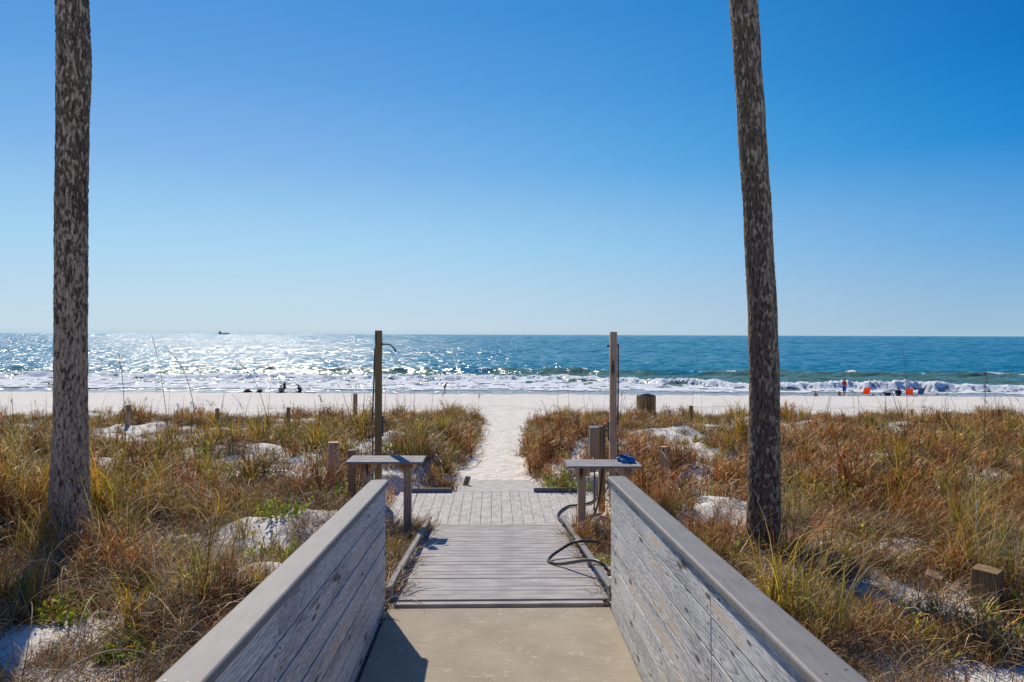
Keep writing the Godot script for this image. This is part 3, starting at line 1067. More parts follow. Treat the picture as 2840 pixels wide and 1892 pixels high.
func make_clogs() -> void:
	# two blue foam clogs, toes towards the camera's right
	for k in 2:
		var o := thing("clog", ["blue foam clog standing behind the other on the right bench", "blue foam clog lying nearest on the right bench top"][k], "shoe", Vector3([1.385, 1.42][k], CAM_Y - 1.553, [-8.56, -8.44][k]), [0.35, 0.12][k], "blue foam clogs on the right bench")
		var mt := mat(lin(0.004, 0.15, 0.38), 0.5)
		var n := 14
		# sole: outline of a foot
		var sole := []
		for i in 20:
			var a := TAU * i / 20.0
			var x := cos(a) * 0.092
			sole.push_back(Vector2(x, sin(a) * (0.034 + 0.008 * (x / 0.09))))
		var m := MB.new()
		m.prism(sole, 0.0, 0.022, Transform3D(Basis(Vector3(1, 0, 0), Vector3(0, 0, 1), Vector3(0, 1, 0)), Vector3.ZERO))
		part("sole", m, o, mt)
		# upper: arch over the toes, open at the heel
		m = MB.new()
		var rings := 9
		var base := 0
		for j in rings:
			var t := float(j) / (rings - 1)
			var x := 0.09 - 0.115 * t
			var hh := 0.060 * sqrt(maxf(0.0, 1.0 - pow(1.0 - t, 2.4))) + 0.004
			var ww := (0.041 * sqrt(maxf(0.0, 1.0 - pow(1.0 - t, 3.0))) + 0.003)
			for i in n:
				var a := PI * i / (n - 1)
				m.vert(Vector3(x, 0.018 + hh * sin(a), ww * cos(a)), Vector3(0.5 * (1 - t), sin(a), cos(a)).normalized())
		for j in rings - 1:
			for i in n - 1:
				m.quad(base + j * n + i, base + j * n + i + 1, base + (j + 1) * n + i + 1, base + (j + 1) * n + i)
		part("upper", m, o, mt)
		m = MB.new()
		var rim := []
		for i in 15:
			var a := PI * i / 14.0
			rim.push_back(Vector3(-0.035 - 0.055 * sin(a), 0.036 + 0.002 * sin(a), 0.037 * cos(a)))
		m.tube(rim, [0.012], 6)
		part("heel_rim", m, o, mt)
		m = MB.new()
		var strap := []
		for i in 13:
			var a := PI * i / 12.0
			strap.push_back(Vector3(-0.01 - 0.055 * sin(a) * (1.0 if k == 0 else 0.6), 0.062 + 0.03 * sin(a), 0.042 * cos(a)))
		m.tube(strap, [0.007], 6)
		part("strap", m, o, mat(lin(0.003, 0.06, 0.24), 0.5))

# ---------------------------------------------------------------- palms
# bark: dark fissured fibre with pale lichen; v runs up the trunk
func bark_texture(seed_: int, pale_low: float, pale_high: float, side_pale: float) -> Array:
	var w := 512
	var h := 1536
	var fis := noise_bytes(seed_, w, h, 0.045, 3, 1.0, 2.6)
	var fis2 := noise_bytes(seed_ + 5, w, h, 0.085, 2, 1.0, 2.2)
	var fine := noise_bytes(seed_ + 1, w, h, 0.26, 2, 1.0, 1.2)
	var blot := noise_bytes(seed_ + 2, w, h, 0.038, 4, 1.0, 0.8)
	var big := noise_bytes(seed_ + 3, w, h, 0.010, 3, 1.0, 0.6)
	var rgb := PackedByteArray()
	rgb.resize(w * h * 3)
	var grey := PackedByteArray()
	grey.resize(w * h)
	var dark := Color8(46, 39, 34)
	var brown := Color8(150, 124, 98)
	var umber := Color8(106, 86, 67)
	var pale := Color8(226, 197, 164)
	var green := Color8(158, 154, 120)
	for y in h:
		var up := 1.0 - float(y) / h
		for x in w:
			var i := y * w + x
			var fn := fine[i] / 255.0
			# long wavering cracks between the fibres
			var l1 := 1.0 - smoothstep(0.02, 0.17, absf(fis[i] - 128) / 128.0)
			var l2 := 1.0 - smoothstep(0.02, 0.15, absf(fis2[i] - 128) / 128.0)
			var crack := clampf(maxf(l1, l2 * 0.75) * (0.55 + 0.9 * fn), 0, 1)
			var c := umber.lerp(brown, clampf(fn * 0.7 + fis2[i] / 255.0 * 0.5 - 0.1, 0, 1))
			var around := 0.5 + 0.5 * cos(TAU * (float(x) / w - 0.03))
			var cover := lerpf(pale_low, pale_high, smoothstep(0.16, 0.5, up)) + side_pale * (around - 0.5) * smoothstep(0.02, 0.12, up) + (big[i] - 128) / 128.0 * 0.26
			var lich := smoothstep(0.0, 0.05, blot[i] / 255.0 + 0.2 * (fn - 0.5) - (1.0 - cover))
			c = c.lerp(pale.lerp(green, clampf(side_pale * 1.2 * around * (big[i] / 255.0 + 0.3), 0, 0.85)).lerp(brown, 0.35 * (1.0 - fn)), lich * 0.9)
			c = c.lerp(dark, crack * (0.85 - 0.35 * lich))
			grey[i] = clampi(int(255.0 * (0.85 - 0.75 * crack + 0.12 * lich)), 0, 255)
			rgb[i * 3] = c.r8; rgb[i * 3 + 1] = c.g8; rgb[i * 3 + 2] = c.b8
	return [image_rgb(w, h, rgb), image_grey(w, h, grey), grey]

func palm(label: String, at: Vector3, axis: Array, tex: Array, seed_: int) -> void:
	# axis: [height above base, x offset, radius]
	var o := thing("palm_tree", label, "palm tree", at)
	var top: float = axis[axis.size() - 1][0]
	var m := MB.new()
	var sides := 72
	var rows := 330
	var bark: PackedByteArray = tex[2]
	for j in rows + 1:
		var y := -0.3 + (top + 0.3) * j / rows
		var cx := 0.0
		var r := 0.17
		for k in axis.size() - 1:
			if y <= axis[k + 1][0] or k == axis.size() - 2:
				var t := clampf((y - axis[k][0]) / (axis[k + 1][0] - axis[k][0]), 0, 1)
				var s := t * t * (3 - 2 * t) * 0.5 + t * 0.5
				cx = lerpf(axis[k][1], axis[k + 1][1], s)
				r = lerpf(axis[k][2], axis[k + 1][2], s)
				break
		for i in sides + 1:
			var a := TAU * (i % sides) / sides
			var tu := int(511.0 * i / sides) % 512
			var tv := clampi(int((1.0 - float(j) / rows) * 1535), 0, 1535)
			var g := bark[tv * 512 + tu] / 255.0
			var lump := n_bump.get_noise_3d(cos(a) * 2.0, y * 2.2, sin(a) * 2.0 + seed_) * 0.006 + n_foam.get_noise_3d(cos(a) * 6.0, y * 9.0, sin(a) * 6.0 + seed_) * 0.0055 + 0.0035 * smoothstep(3.5, 5.6, y) * sin(y * 95.0 + 2.0 * n_bump.get_noise_2d(cos(a) * 2.0, y))
			var rr := r + (g - 0.5) * 0.011 + lump
			var dir := Vector3(cos(a), 0, sin(a))
			m.vert(Vector3(cx, y, 0) + dir * rr, dir, Vector2(float(i) / sides, 1.0 - float(j) / rows))
	# normals that follow the relief
	for j in rows + 1:
		for i in sides + 1:
			var k := j * (sides + 1) + i
			var il := k - 1 if i > 0 else k + sides - 1
			var ir := k + 1 if i < sides else k - sides + 1
			var du := m.v[ir] - m.v[il]
			var dv := m.v[k + (sides + 1 if j < rows else 0)] - m.v[k - (sides + 1 if j > 0 else 0)]
			var nn := du.cross(dv).normalized()
			if nn.dot(m.n[k]) < 0: nn = -nn
			m.n[k] = nn
	for j in rows:
		for i in sides:
			var a0 := j * (sides + 1) + i
			m.quad(a0, a0 + sides + 1, a0 + sides + 2, a0 + 1)
	var tm := textured(tex, 0.92, 0.8)
	part("trunk", m, o, tm)
	# fan leaves high above the frame
	rng.seed = seed_
	var tx: float = axis[axis.size() - 1][1]
	var crown := MB.new()
	crown.use_c = true
	for k in 30:
		var az := TAU * k / 30.0 * 5.0 + rng.randf() * 0.3
		var el := rng.randf_range(-0.35, 1.35)
		var dir := Vector3(cos(az) * cos(el), sin(el), sin(az) * cos(el))
		var foot := Vector3(tx, top - 0.1, 0) + dir * 0.15
		var stem := rng.randf_range(0.7, 1.0)
		var tip := foot + dir * stem + Vector3.DOWN * 0.12
		crown.tube([foot, (foot + tip) * 0.5 + Vector3.UP * 0.06, tip], [0.016, 0.013, 0.01], 5, Color(0.10, 0.14, 0.03), false)
		var side := dir.cross(Vector3.UP).normalized()
		for q in 26:
			var a := (q - 12.5) / 12.5 * 1.9
			var bd := (dir * cos(a) + side * sin(a)).normalized()
			var l := rng.randf_range(0.62, 0.85) * (0.75 + 0.25 * cos(a))
			var p0 := tip
			var p1 := tip + bd * l * 0.55
			var p2 := p1 + bd * l * 0.35 + Vector3.DOWN * l * 0.30
			var wd := bd.cross(Vector3.UP).normalized() * 0.017
			var col := Color(0.06, 0.12, 0.025).lerp(Color(0.16, 0.17, 0.04), rng.randf())
			crown.poly([p0 - wd * 0.3, p0 + wd * 0.3, p1 + wd, p1 - wd], Vector3.UP, [], col)
			crown.poly([p1 - wd, p1 + wd, p2], Vector3.UP, [], col)
	part("crown", crown, o, M.leaf)

func make_palms() -> void:
	var xl := -4.25
	palm("left palm trunk, thick and pale grey near the ground", Vector3(xl, ground(xl, 6.7), -6.7),
		[[-0.3, 0.0, 0.185], [0.0, 0.0, 0.18], [0.5, -0.015, 0.168], [1.1, -0.005, 0.142], [2.0, 0.0, 0.136], [3.2, 0.008, 0.137], [4.1, 0.022, 0.138], [4.6, 0.035, 0.146], [5.1, 0.025, 0.138], [5.6, 0.01, 0.136], [7.8, -0.05, 0.145]],
		bark_texture(301, 0.72, 0.44, 0.0), 31)
	var xr := 2.49
	palm("right palm trunk, slender and leaning left, dark with pale spots", Vector3(xr, ground(xr, 6.85), -6.85),
		[[-0.3, 0.0, 0.17], [0.0, 0.0, 0.166], [0.6, 0.0, 0.155], [1.6, 0.0, 0.140], [2.3, -0.025, 0.134], [3.2, -0.075, 0.131], [4.2, -0.145, 0.130], [4.9, -0.195, 0.128], [5.3, -0.225, 0.127], [5.6, -0.24, 0.136], [6.1, -0.255, 0.15], [7.9, -0.26, 0.16]],
		bark_texture(355, 0.38, 0.42, 0.36), 57)

# ---------------------------------------------------------------- plants
# one ribbon that rises, leans and bows over
func blade(m: MB, at: Vector3, az: float, len_: float, lean: float, curl: float, wd: float, c0: Color, c1: Color, segs := 4, twist := 0.0) -> void:
	var p := at
	var s := m.v.size()
	var step := len_ / segs
	var a := az
	for k in segs + 1:
		var t := float(k) / segs
		var ph := lean + curl * t * t
		var out := Vector3(cos(a), 0, sin(a))
		var tan := out * sin(ph) + Vector3.UP * cos(ph)
		var side := Vector3(-sin(a), 0, cos(a)).rotated(tan, twist * t + 0.4)
		var nn := side.cross(tan).normalized()
		var hw := wd * 0.5 * (1.0 - 0.82 * t * t)
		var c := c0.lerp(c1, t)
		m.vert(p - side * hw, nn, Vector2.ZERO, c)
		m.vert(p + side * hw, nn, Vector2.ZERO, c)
		p += tan * step
		a += twist * 0.25
	for k in segs:
		var q := s + k * 2
		m.quad(q, q + 1, q + 3, q + 2)

func pick(cols: Array) -> Color:
	var c: Color = cols[rng.randi() % cols.size()]
	var f := rng.randf_range(0.75, 1.25)
	return Color(c.r * f, c.g * f, c.b * f)

const STRAW := [Color(0.64, 0.50, 0.27), Color(0.48, 0.33, 0.13), Color(0.30, 0.18, 0.07), Color(0.74, 0.64, 0.44), Color(0.20, 0.11, 0.05)]
const RUSSET := [Color(0.50, 0.20, 0.05), Color(0.36, 0.13, 0.035), Color(0.56, 0.31, 0.09), Color(0.22, 0.10, 0.04), Color(0.62, 0.42, 0.18)]
const DEAD := [Color(0.36, 0.27, 0.18), Color(0.13, 0.08, 0.05), Color(0.07, 0.045, 0.03), Color(0.60, 0.50, 0.37), Color(0.18, 0.10, 0.055)]
const GREEN := [Color(0.24, 0.28, 0.03), Color(0.38, 0.36, 0.04), Color(0.12, 0.17, 0.02), Color(0.54, 0.42, 0.07), Color(0.46, 0.38, 0.13)]
const LEAFY := [Color(0.34, 0.42, 0.02), Color(0.20, 0.34, 0.02), Color(0.52, 0.47, 0.02), Color(0.10, 0.18, 0.025), Color(0.40, 0.40, 0.03)]

func tuft(kind: String, wide: float, share: float) -> MB:
	var m := MB.new()
	m.use_c = true
	match kind:
		"straw":
			for i in int(62 * share):
				var r := 0.20 * sqrt(rng.randf())
				var a := rng.randf() * TAU
				var c := pick(STRAW)
				var luck := rng.randf()
				if luck < 0.10: c = pick(GREEN)
				elif luck < 0.18: c = Color(0.62, 0.27, 0.03)
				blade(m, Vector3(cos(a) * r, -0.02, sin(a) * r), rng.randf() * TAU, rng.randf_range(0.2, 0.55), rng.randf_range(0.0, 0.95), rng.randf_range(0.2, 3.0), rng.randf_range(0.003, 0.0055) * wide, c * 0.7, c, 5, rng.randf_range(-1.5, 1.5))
		"russet":
			for i in int(46 * share):
				var r := 0.16 * sqrt(rng.randf())
				var a := rng.randf() * TAU
				var c := pick(RUSSET)
				var az := rng.randf() * TAU
				var le := rng.randf_range(0.3, 0.68)
				var lean := rng.randf_range(0.0, 0.42)
				blade(m, Vector3(cos(a) * r, -0.02, sin(a) * r), az, le, lean, rng.randf_range(0.0, 0.7), rng.randf_range(0.003, 0.005) * wide, c * 0.75, c, 4)
				for q in 4:   # side leaves on the stems
					var t := rng.randf_range(0.25, 0.85)
					var at := Vector3(cos(a) * r, 0, sin(a) * r) + (Vector3(cos(az), 0, sin(az)) * sin(lean) + Vector3.UP * cos(lean)) * le * t
					blade(m, at, rng.randf() * TAU, rng.randf_range(0.07, 0.18), rng.randf_range(0.3, 0.9), rng.randf_range(0.3, 2.2), 0.004 * wide, pick(RUSSET), pick(STRAW), 3)
		"green":
			for i in int(44 * share):
				var r := 0.09 * sqrt(rng.randf())
				var a := rng.randf() * TAU
				var c := pick(GREEN)
				var tip := c.lerp([Color(0.50, 0.20, 0.02), Color(0.55, 0.45, 0.16), c][rng.randi() % 3], 0.75)
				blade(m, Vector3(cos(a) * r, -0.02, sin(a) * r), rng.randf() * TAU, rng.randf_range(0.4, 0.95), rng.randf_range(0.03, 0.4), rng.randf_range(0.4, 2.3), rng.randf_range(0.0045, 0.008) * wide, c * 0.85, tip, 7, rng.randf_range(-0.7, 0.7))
			for i in int(16 * share):
				var c := pick(STRAW)
				blade(m, Vector3(rng.randf_range(-0.1, 0.1), -0.02, rng.randf_range(-0.1, 0.1)), rng.randf() * TAU, rng.randf_range(0.3, 0.6), rng.randf_range(0.3, 0.9), rng.randf_range(0.6, 2.4), 0.0045 * wide, c * 0.7, c, 5)
		"thatch":
			for i in int(80 * share):
				var c := pick(DEAD)
				var p := Vector3(rng.randf_range(-0.26, 0.26), rng.randf_range(-0.01, 0.09), rng.randf_range(-0.26, 0.26))
				blade(m, p, rng.randf() * TAU, rng.randf_range(0.12, 0.42), rng.randf_range(0.75, 1.5), rng.randf_range(-0.5, 1.2), rng.randf_range(0.003, 0.0055) * wide, c, c, 4, rng.randf_range(-2.5, 2.5))
		"twig":
			for i in int(30 * share):
				var c := pick(DEAD) * 0.75
				var a := rng.randf() * TAU
				var le := rng.randf_range(0.15, 0.42)
				var lean := rng.randf_range(0.1, 1.0)
				var at := Vector3(rng.randf_range(-0.13, 0.13), -0.02, rng.randf_range(-0.13, 0.13))
				blade(m, at, a, le, lean, rng.randf_range(-0.3, 0.5), 0.004 * wide, c, c, 3)
				for q in 5:
					var t := rng.randf_range(0.3, 1.0)
					var pp := at + (Vector3(cos(a), 0, sin(a)) * sin(lean) + Vector3.UP * cos(lean)) * le * t
					blade(m, pp, rng.randf() * TAU, rng.randf_range(0.05, 0.16), rng.randf_range(0.2, 1.6), rng.randf_range(-0.8, 0.8), 0.003 * wide, c, pick(STRAW), 2)
		"leafy":
			for i in 14:
				var a := rng.randf() * TAU
				var le := rng.randf_range(0.08, 0.26)
				var lean := rng.randf_range(0.1, 1.1)
				var at := Vector3(rng.randf_range(-0.09, 0.09), -0.01, rng.randf_range(-0.09, 0.09))
				var dir := Vector3(cos(a), 0, sin(a)) * sin(lean) + Vector3.UP * cos(lean)
				blade(m, at, a, le, lean, 0.1, 0.003, Color(0.16, 0.13, 0.05), Color(0.18, 0.2, 0.04), 2)
				for q in 7:
					var t := (q + 1.0) / 7.0
					leaf(m, at + dir * le * t, rng.randf() * TAU, rng.randf_range(0.3, 1.2), rng.randf_range(0.02, 0.036) * (0.6 + 0.4 * wide), pick(LEAFY))
	return m

func leaf(m: MB, at: Vector3, az: float, lean: float, len_: float, c: Color) -> void:
	var out := Vector3(cos(az), 0, sin(az)) * sin(lean) + Vector3.UP * cos(lean)
	var side := Vector3(-sin(az), 0, cos(az)) * len_ * 0.30
	var fold := side.cross(out).normalized() * len_ * 0.07
	var tip := at + out * len_
	var mid := at + out * len_ * 0.5
	m.poly([at, mid + side + fold, tip], Vector3.UP, [], c)
	m.poly([at, tip, mid - side + fold], Vector3.UP, [], c)

func scatter(called: String, label: String, near_meshes: Array, far_meshes: Array, material: Material, near: Array, far: Array) -> void:
	# one object of uncountable plants, several tuft shapes
	var o := Node3D.new()
	o.name = called
	add_child(o)
	tag(o, label, "grass", "", "stuff")
	for w in 2:
		var meshes: Array = near_meshes if w == 0 else far_meshes
		var xf: Array = (near if w == 0 else far)[0]
		var tints: Array = (near if w == 0 else far)[1]
		var n := meshes.size()
		for k in n:
			var ids := []
			for i in range(k, xf.size(), n):
				ids.push_back(i)
			if ids.is_empty():
				continue
			var mm := MultiMesh.new()
			mm.transform_format = MultiMesh.TRANSFORM_3D
			mm.use_colors = true
			mm.mesh = (meshes[k] as MB).mesh(material)
			mm.instance_count = ids.size()
			for j in ids.size():
				mm.set_instance_transform(j, xf[ids[j]])
				mm.set_instance_color(j, tints[ids[j]])
			var mi := MultiMeshInstance3D.new()
			mi.name = "tufts"
			mi.multimesh = mm
			o.add_child(mi, true)

const BARE := [    # open sand: x, d, radius x, radius d
	[3.9, 16.0, 1.5, 1.0], [2.85, 9.2, 0.75, 0.75], [-3.4, 10.7, 0.9, 0.4], [-5.0, 13.2, 0.9, 0.4], [-2.7, 7.55, 0.42, 0.4], [3.1, 6.85, 1.0, 0.36],
	[-9.5, 20.0, 3.4, 0.9], [-13.0, 18.0, 3.6, 0.8], [7.0, 20.6, 3.8, 1.0], [-3.05, 4.55, 0.4, 0.16], [-3.2, 4.1, 0.45, 0.16], [-2.3, 5.7, 0.32, 0.4], [2.4, 6.3, 0.4, 0.35],
	[-3.6, 7.3, 0.5, 0.32], [2.8, 4.5, 0.8, 0.25], [12.0, 20.0, 3.0, 0.9], [-1.75, 11.6, 0.5, 0.35], [1.2, 11.6, 0.45, 0.4], [-7.0, 16.5, 1.8, 0.5], [5.6, 18.0, 1.4, 0.5], [9.0, 14.6, 1.8, 0.4], [-7.4, 10.2, 1.1, 0.35], [-15.0, 22.0, 4.0, 1.2], [-2.2, 10.4, 0.4, 0.4], [6.0, 9.0, 0.7, 0.22]]
const CLEAR := [[-2.2, 6.4, 0.3], [-2.5, 7.45, 0.25], [-2.36, 4.3, 0.22], [-2.85, 5.3, 0.25], [-3.1, 4.8, 0.2], [3.75, 5.1, 0.3], [3.58, 5.95, 0.32], [3.72, 5.55, 0.24], [-2.45, 9.6, 0.2], [2.28, 10.5, 0.15], [3.15, 9.8, 0.15]]   # things that show in front of the growth
const SHORT := [   # trampled or thin growth
	[3.2, 13.6, 1.7, 1.9, 0.6], [-4.6, 11.8, 1.3, 1.2, 0.5], [2.6, 8.2, 0.9, 0.9, 0.5], [3.2, 5.9, 1.0, 0.8, 0.45], [-2.6, 6.6, 0.8, 0.9, 0.5], [-3.0, 4.0, 1.2, 0.8, 0.3], [-9.0, 17.5, 4.0, 2.5, 0.55], [2.6, 4.2, 1.0, 0.6, 0.4], [7.0, 18.5, 4.0, 2.0, 0.4]]

func walk_clear(x: float, d: float) -> bool:          # true on the walkway and the trodden path
	var u := x + AXIS * d - 0.045
	if d < 5.3: return absf(u) < 1.02
	if d < 9.15: return absf(u) < 0.90
	if d < 11.2: return absf(u) < 1.56
	var xc := profile([[9.0, -0.1], [12.5, -0.36], [16.0, -0.32], [28.0, -0.13], [40.0, 0.0]], d)
	var hw := profile([[11.0, 0.85], [12.5, 0.72], [16.0, 0.62], [22.0, 0.72], [27.0, 1.0], [30.0, 3.0]], d)
	return absf(x - xc) < hw + 0.18 * n_patch.get_noise_2d(d * 0.8, 5.0)

func cover(x: float, d: float) -> float:
	var c := 0.74 + 0.95 * n_patch.get_noise_2d(x * 0.45, d * 0.45)
	for b in BARE:
		var q := Vector2((x - b[0]) / b[2], (d - b[1]) / b[3]).length()
		c -= 0.98 * (1.0 - smoothstep(0.45, 1.15, q + 0.6 * n_patch.get_noise_2d(x * 1.2, d * 1.2)))
	c -= 0.9 * smoothstep(23.5, 27.0, d + 1.5 * n_patch.get_noise_2d(x * 0.3, 70.0))
	return c

func make_plants() -> void:
	rng.seed = 2024
	var sets := {"straw": [[], []], "russet": [[], []], "green": [[], []], "thatch": [[], []], "twig": [[], []], "leafy": [[], []]}
	var far_sets := {"straw": [[], []], "russet": [[], []], "green": [[], []], "thatch": [[], []], "twig": [[], []], "leafy": [[], []]}
	var tries := 0
	while tries < 42000:
		tries += 1
		var d := 2.2 + 25.3 * sqrt(rng.randf())
		if tries % 4 == 0:
			d = rng.randf_range(2.4, 9.0)
		var x := rng.randf_range(-1.0, 1.0) * (2.2 + 0.95 * d)
		if walk_clear(x, d):
			continue
		var c := cover(x, d)
		var litter := d < 17.0 and rng.randf() < 0.2
		if rng.randf() > c + 0.03 and not litter:
			continue
		# dead centre of the palms
		if Vector2(x + 4.25, d - 6.7).length() < 0.22 or Vector2(x - 2.49, d - 6.85).length() < 0.2:
			continue
		var hidden := false
		for q in CLEAR:
			if absf(x - q[0]) < q[2] and d < q[1] + 0.12 and d > q[1] - 0.75:
				hidden = true
		if hidden and rng.randf() < 0.85:
			continue
		var near_walk := d < 11.0 and absf(x + AXIS * d) < 2.0
		var zone := n_patch.get_noise_2d(x * 0.28 + 50.0, d * 0.28)
		var zone2 := n_patch.get_noise_2d(x * 0.45 - 80.0, d * 0.45 + 30.0)
		var zone3 := n_patch.get_noise_2d(x * 0.7 + 20.0, d * 0.7 - 40.0)
		var r := rng.randf()
		var kind := "straw"
		# russet stems flank the path and fill the right mound; green leaves in patches
		var red := 0.13 + 0.65 * exp(-pow((x - 1.5) / 1.5, 2.0) - pow((d - 13.0) / 4.0, 2.0)) + 0.45 * zone + 0.30 * exp(-pow((x - 4.5) / 2.5, 2.0) - pow((d - 12.0) / 4.0, 2.0))
		var grn := 0.08 + 0.46 * zone2 + 0.35 * exp(-pow((x + 1.6) / 0.8, 2.0) - pow((d - 13.0) / 2.5, 2.0)) + 0.25 * exp(-pow((x + 5.2) / 1.1, 2.0) - pow((d - 7.0) / 1.2, 2.0)) + 0.18 * smoothstep(4.0, 7.5, x) * smoothstep(11.0, 7.0, d)
		red = clampf(red, 0.03, 0.75)
		grn = clampf(grn, 0.02, 0.5)
		var low := 0.26 + (0.2 if d < 9.0 else 0.0)
		var lf := clampf(0.15 + 0.40 * zone3 + 0.18 * exp(-pow((absf(x) - 2.0) / 1.3, 2.0) - pow((d - 12.5) / 3.0, 2.0)), 0.02, 0.35)
		if litter and c < 0.3: kind = "thatch" if rng.randf() < 0.7 else "twig"
		elif r < low: kind = "thatch" if rng.randf() < 0.62 else "twig"
		elif r < low + lf * (1.0 - low): kind = "leafy"
		elif rng.randf() < red: kind = "russet"
		elif rng.randf() < grn: kind = "green"
		var tall := 0.88 + 0.75 * n_patch.get_noise_2d(x * 0.8 + 7.0, d * 0.8)
		var s := rng.randf_range(0.55, 1.05) * tall
		if near_walk:
			s *= 0.6
			if kind == "green" and rng.randf() < 0.7: kind = "twig"
		if d < 5.0: s *= 0.8
		if kind == "thatch" or kind == "twig": s = maxf(s, 0.6)
		else: s *= lerpf(0.5, 1.0, smoothstep(0.05, 0.6, c))
		for q in SHORT:
			s *= 1.0 - q[4] * exp(-pow((x - q[0]) / q[2], 2.0) - pow((d - q[1]) / q[3], 2.0))
		s *= lerpf(1.0, 0.85, smoothstep(15.0, 22.0, d))
		var b := Basis(Vector3.UP, rng.randf() * TAU).scaled(Vector3(s * rng.randf_range(0.95, 1.35), s, s * rng.randf_range(0.95, 1.35)))
		var to: Dictionary = sets if d < 9.0 else far_sets
		to[kind][0].push_back(Transform3D(b, on_ground(x, d, 0.0)))
		var f := rng.randf_range(0.55, 1.35)
		to[kind][1].push_back(Color(f * 1.16, f * rng.randf_range(0.94, 1.08), f * rng.randf_range(0.60, 0.92), 1.0))
	var shapes := {"straw": 4, "russet": 4, "green": 4, "thatch": 4, "twig": 3, "leafy": 3}
	var names := {"straw": ["dry_grass", "tangled straw coloured grass over the dunes", "dry"], "russet": ["russet_grass", "russet brown bluestem stems over the dunes", "dry"], "green": ["green_grass", "arching yellow green beach grass in patches on the dunes", "green"], "thatch": ["grass_litter", "matted dead grey brown grass lying on the sand", "dry"], "twig": ["dead_twigs", "dark brown dead twigs low on the dunes", "dry"], "leafy": ["ground_cover", "small yellow green leaves of creeping plants on the dunes", "leaf"]}
	for k in sets:
		var ms := []
		var mf := []
		for i in shapes[k]:
			ms.push_back(tuft(k, 1.75, 0.62))
		for i in shapes[k]:
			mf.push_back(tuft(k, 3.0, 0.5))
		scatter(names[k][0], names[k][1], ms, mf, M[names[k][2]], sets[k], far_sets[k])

	# thin seed stalks standing above the dunes
	var oat := []
	for i in 7:
		oat.push_back(sea_oat(rng.randf_range(0.7, 1.35), rng.randf_range(0.03, 0.35), rng.randf_range(0.1, 0.9), i == 0))
	var xf := []
	var ti := []
	var t2 := 0
	while xf.size() < 300 and t2 < 4000:
		t2 += 1
		var d := rng.randf_range(9.0, 24.5)
		var x := rng.randf_range(-1, 1) * 0.78 * d
		if walk_clear(x, d) or cover(x, d) < 0.35 or rng.randf() > 0.45 + n_patch.get_noise_2d(x * 0.5, d * 0.5 + 11.0):
			continue
		xf.push_back(Transform3D(Basis(Vector3.UP, rng.randf() * TAU).scaled(Vector3.ONE * rng.randf_range(0.75, 1.1)), on_ground(x, d)))
		var f := rng.randf_range(0.6, 1.1)
		ti.push_back(Color(f, f, f, 1))
	scatter("seed_stalks", "thin dry seed stalks standing above the dune grass", oat, [], M.dry, [xf, ti], [[], []])

	# long dead stalks that have bowed over near the camera
	var bow := []
	for i in 5:
		var bm := MB.new()
		bm.use_c = true
		for k in 5:
			var c := pick(STRAW)
			blade(bm, Vector3(rng.randf_range(-0.15, 0.15), -0.03, rng.randf_range(-0.15, 0.15)), rng.randf() * TAU, rng.randf_range(0.55, 1.15), rng.randf_range(0.15, 0.9), rng.randf_range(1.2, 3.0), rng.randf_range(0.004, 0.0065), c * 0.8, c, 11, rng.randf_range(-0.5, 0.5))
		bow.push_back(bm)
	xf = []
	ti = []
	t2 = 0
	while xf.size() < 240 and t2 < 3000:
		t2 += 1
		var d := rng.randf_range(3.2, 8.5)
		var x := rng.randf_range(-1, 1) * (1.0 + 0.75 * d)
		if walk_clear(x, d) or absf(x) < 1.9 or cover(x, d) < 0.2:
			continue
		xf.push_back(Transform3D(Basis(Vector3.UP, rng.randf() * TAU).scaled(Vector3.ONE * rng.randf_range(0.6, 1.0)), on_ground(x, d)))
		var f := rng.randf_range(0.7, 1.15)
		ti.push_back(Color(f, f, f * 0.95, 1))
	scatter("bowed_stalks", "long pale dead grass stalks bowed over near the walkway", bow, [], M.dry, [xf, ti], [[], []])
	# a few blades in the joint between concrete and the right parapet
	xf = []
	ti = []
	for q in [[0.775, 4.95], [0.79, 4.55], [0.80, 4.35], [0.755, 5.08], [0.80, 4.1]]:
		xf.push_back(Transform3D(Basis(Vector3.UP, rng.randf() * TAU).scaled(Vector3.ONE * rng.randf_range(0.12, 0.2)), Vector3(q[0], CAM_Y - (1.95 + 0.014 * q[1]), -q[1])))
		ti.push_back(Color(1, 0.95, 0.8, 1))
	scatter("joint_weeds", "wisps of dry grass in the joint beside the right parapet", [tuft("straw", 0.9, 0.6)], [], M.dry, [xf, ti], [[], []])

	# the tall sea oats that stand out against the sea
	var tall := [
		["tallest sea oat stalk, its tip above the horizon left of the cargo ship", -7.35, 15.0, 2.55, 0.13, 0.22, 2.2, false],
		["sea oat with a drooping seed head over the cargo ship", -6.25, 14.0, 2.15, 0.16, 0.9, 2.7, true],
		["sea oat with heavy seed clusters just right of the left palm trunk", -6.35, 10.0, 1.75, 0.06, 0.55, 2.9, true],
		["sea oat with a bent dark seed head second from the left palm", -5.85, 10.2, 1.52, 0.08, 0.8, 0.4, true],
		["upright sea oat left of the cargo ship with a small dark head", -6.95, 12.5, 1.95, 0.02, 0.25, 2.9, true],
		["leaning seed stalk between the cargo ship and the left shower", -4.95, 14.5, 1.95, 0.22, 0.9, 2.8, true],
		["tall seed stalk standing at the far right of the dune against the sea", 8.85, 15.5, 2.25, 0.04, 0.35, 2.8, false],
		["sea oat with an orange seed head near the right edge of the picture", 8.3, 12.2, 1.75, 0.03, 0.2, 2.0, true],
		["dark seed stalk rising right of the leaning palm by the surf", 4.7, 13.0, 1.6, 0.10, 0.25, 0.3, true]]
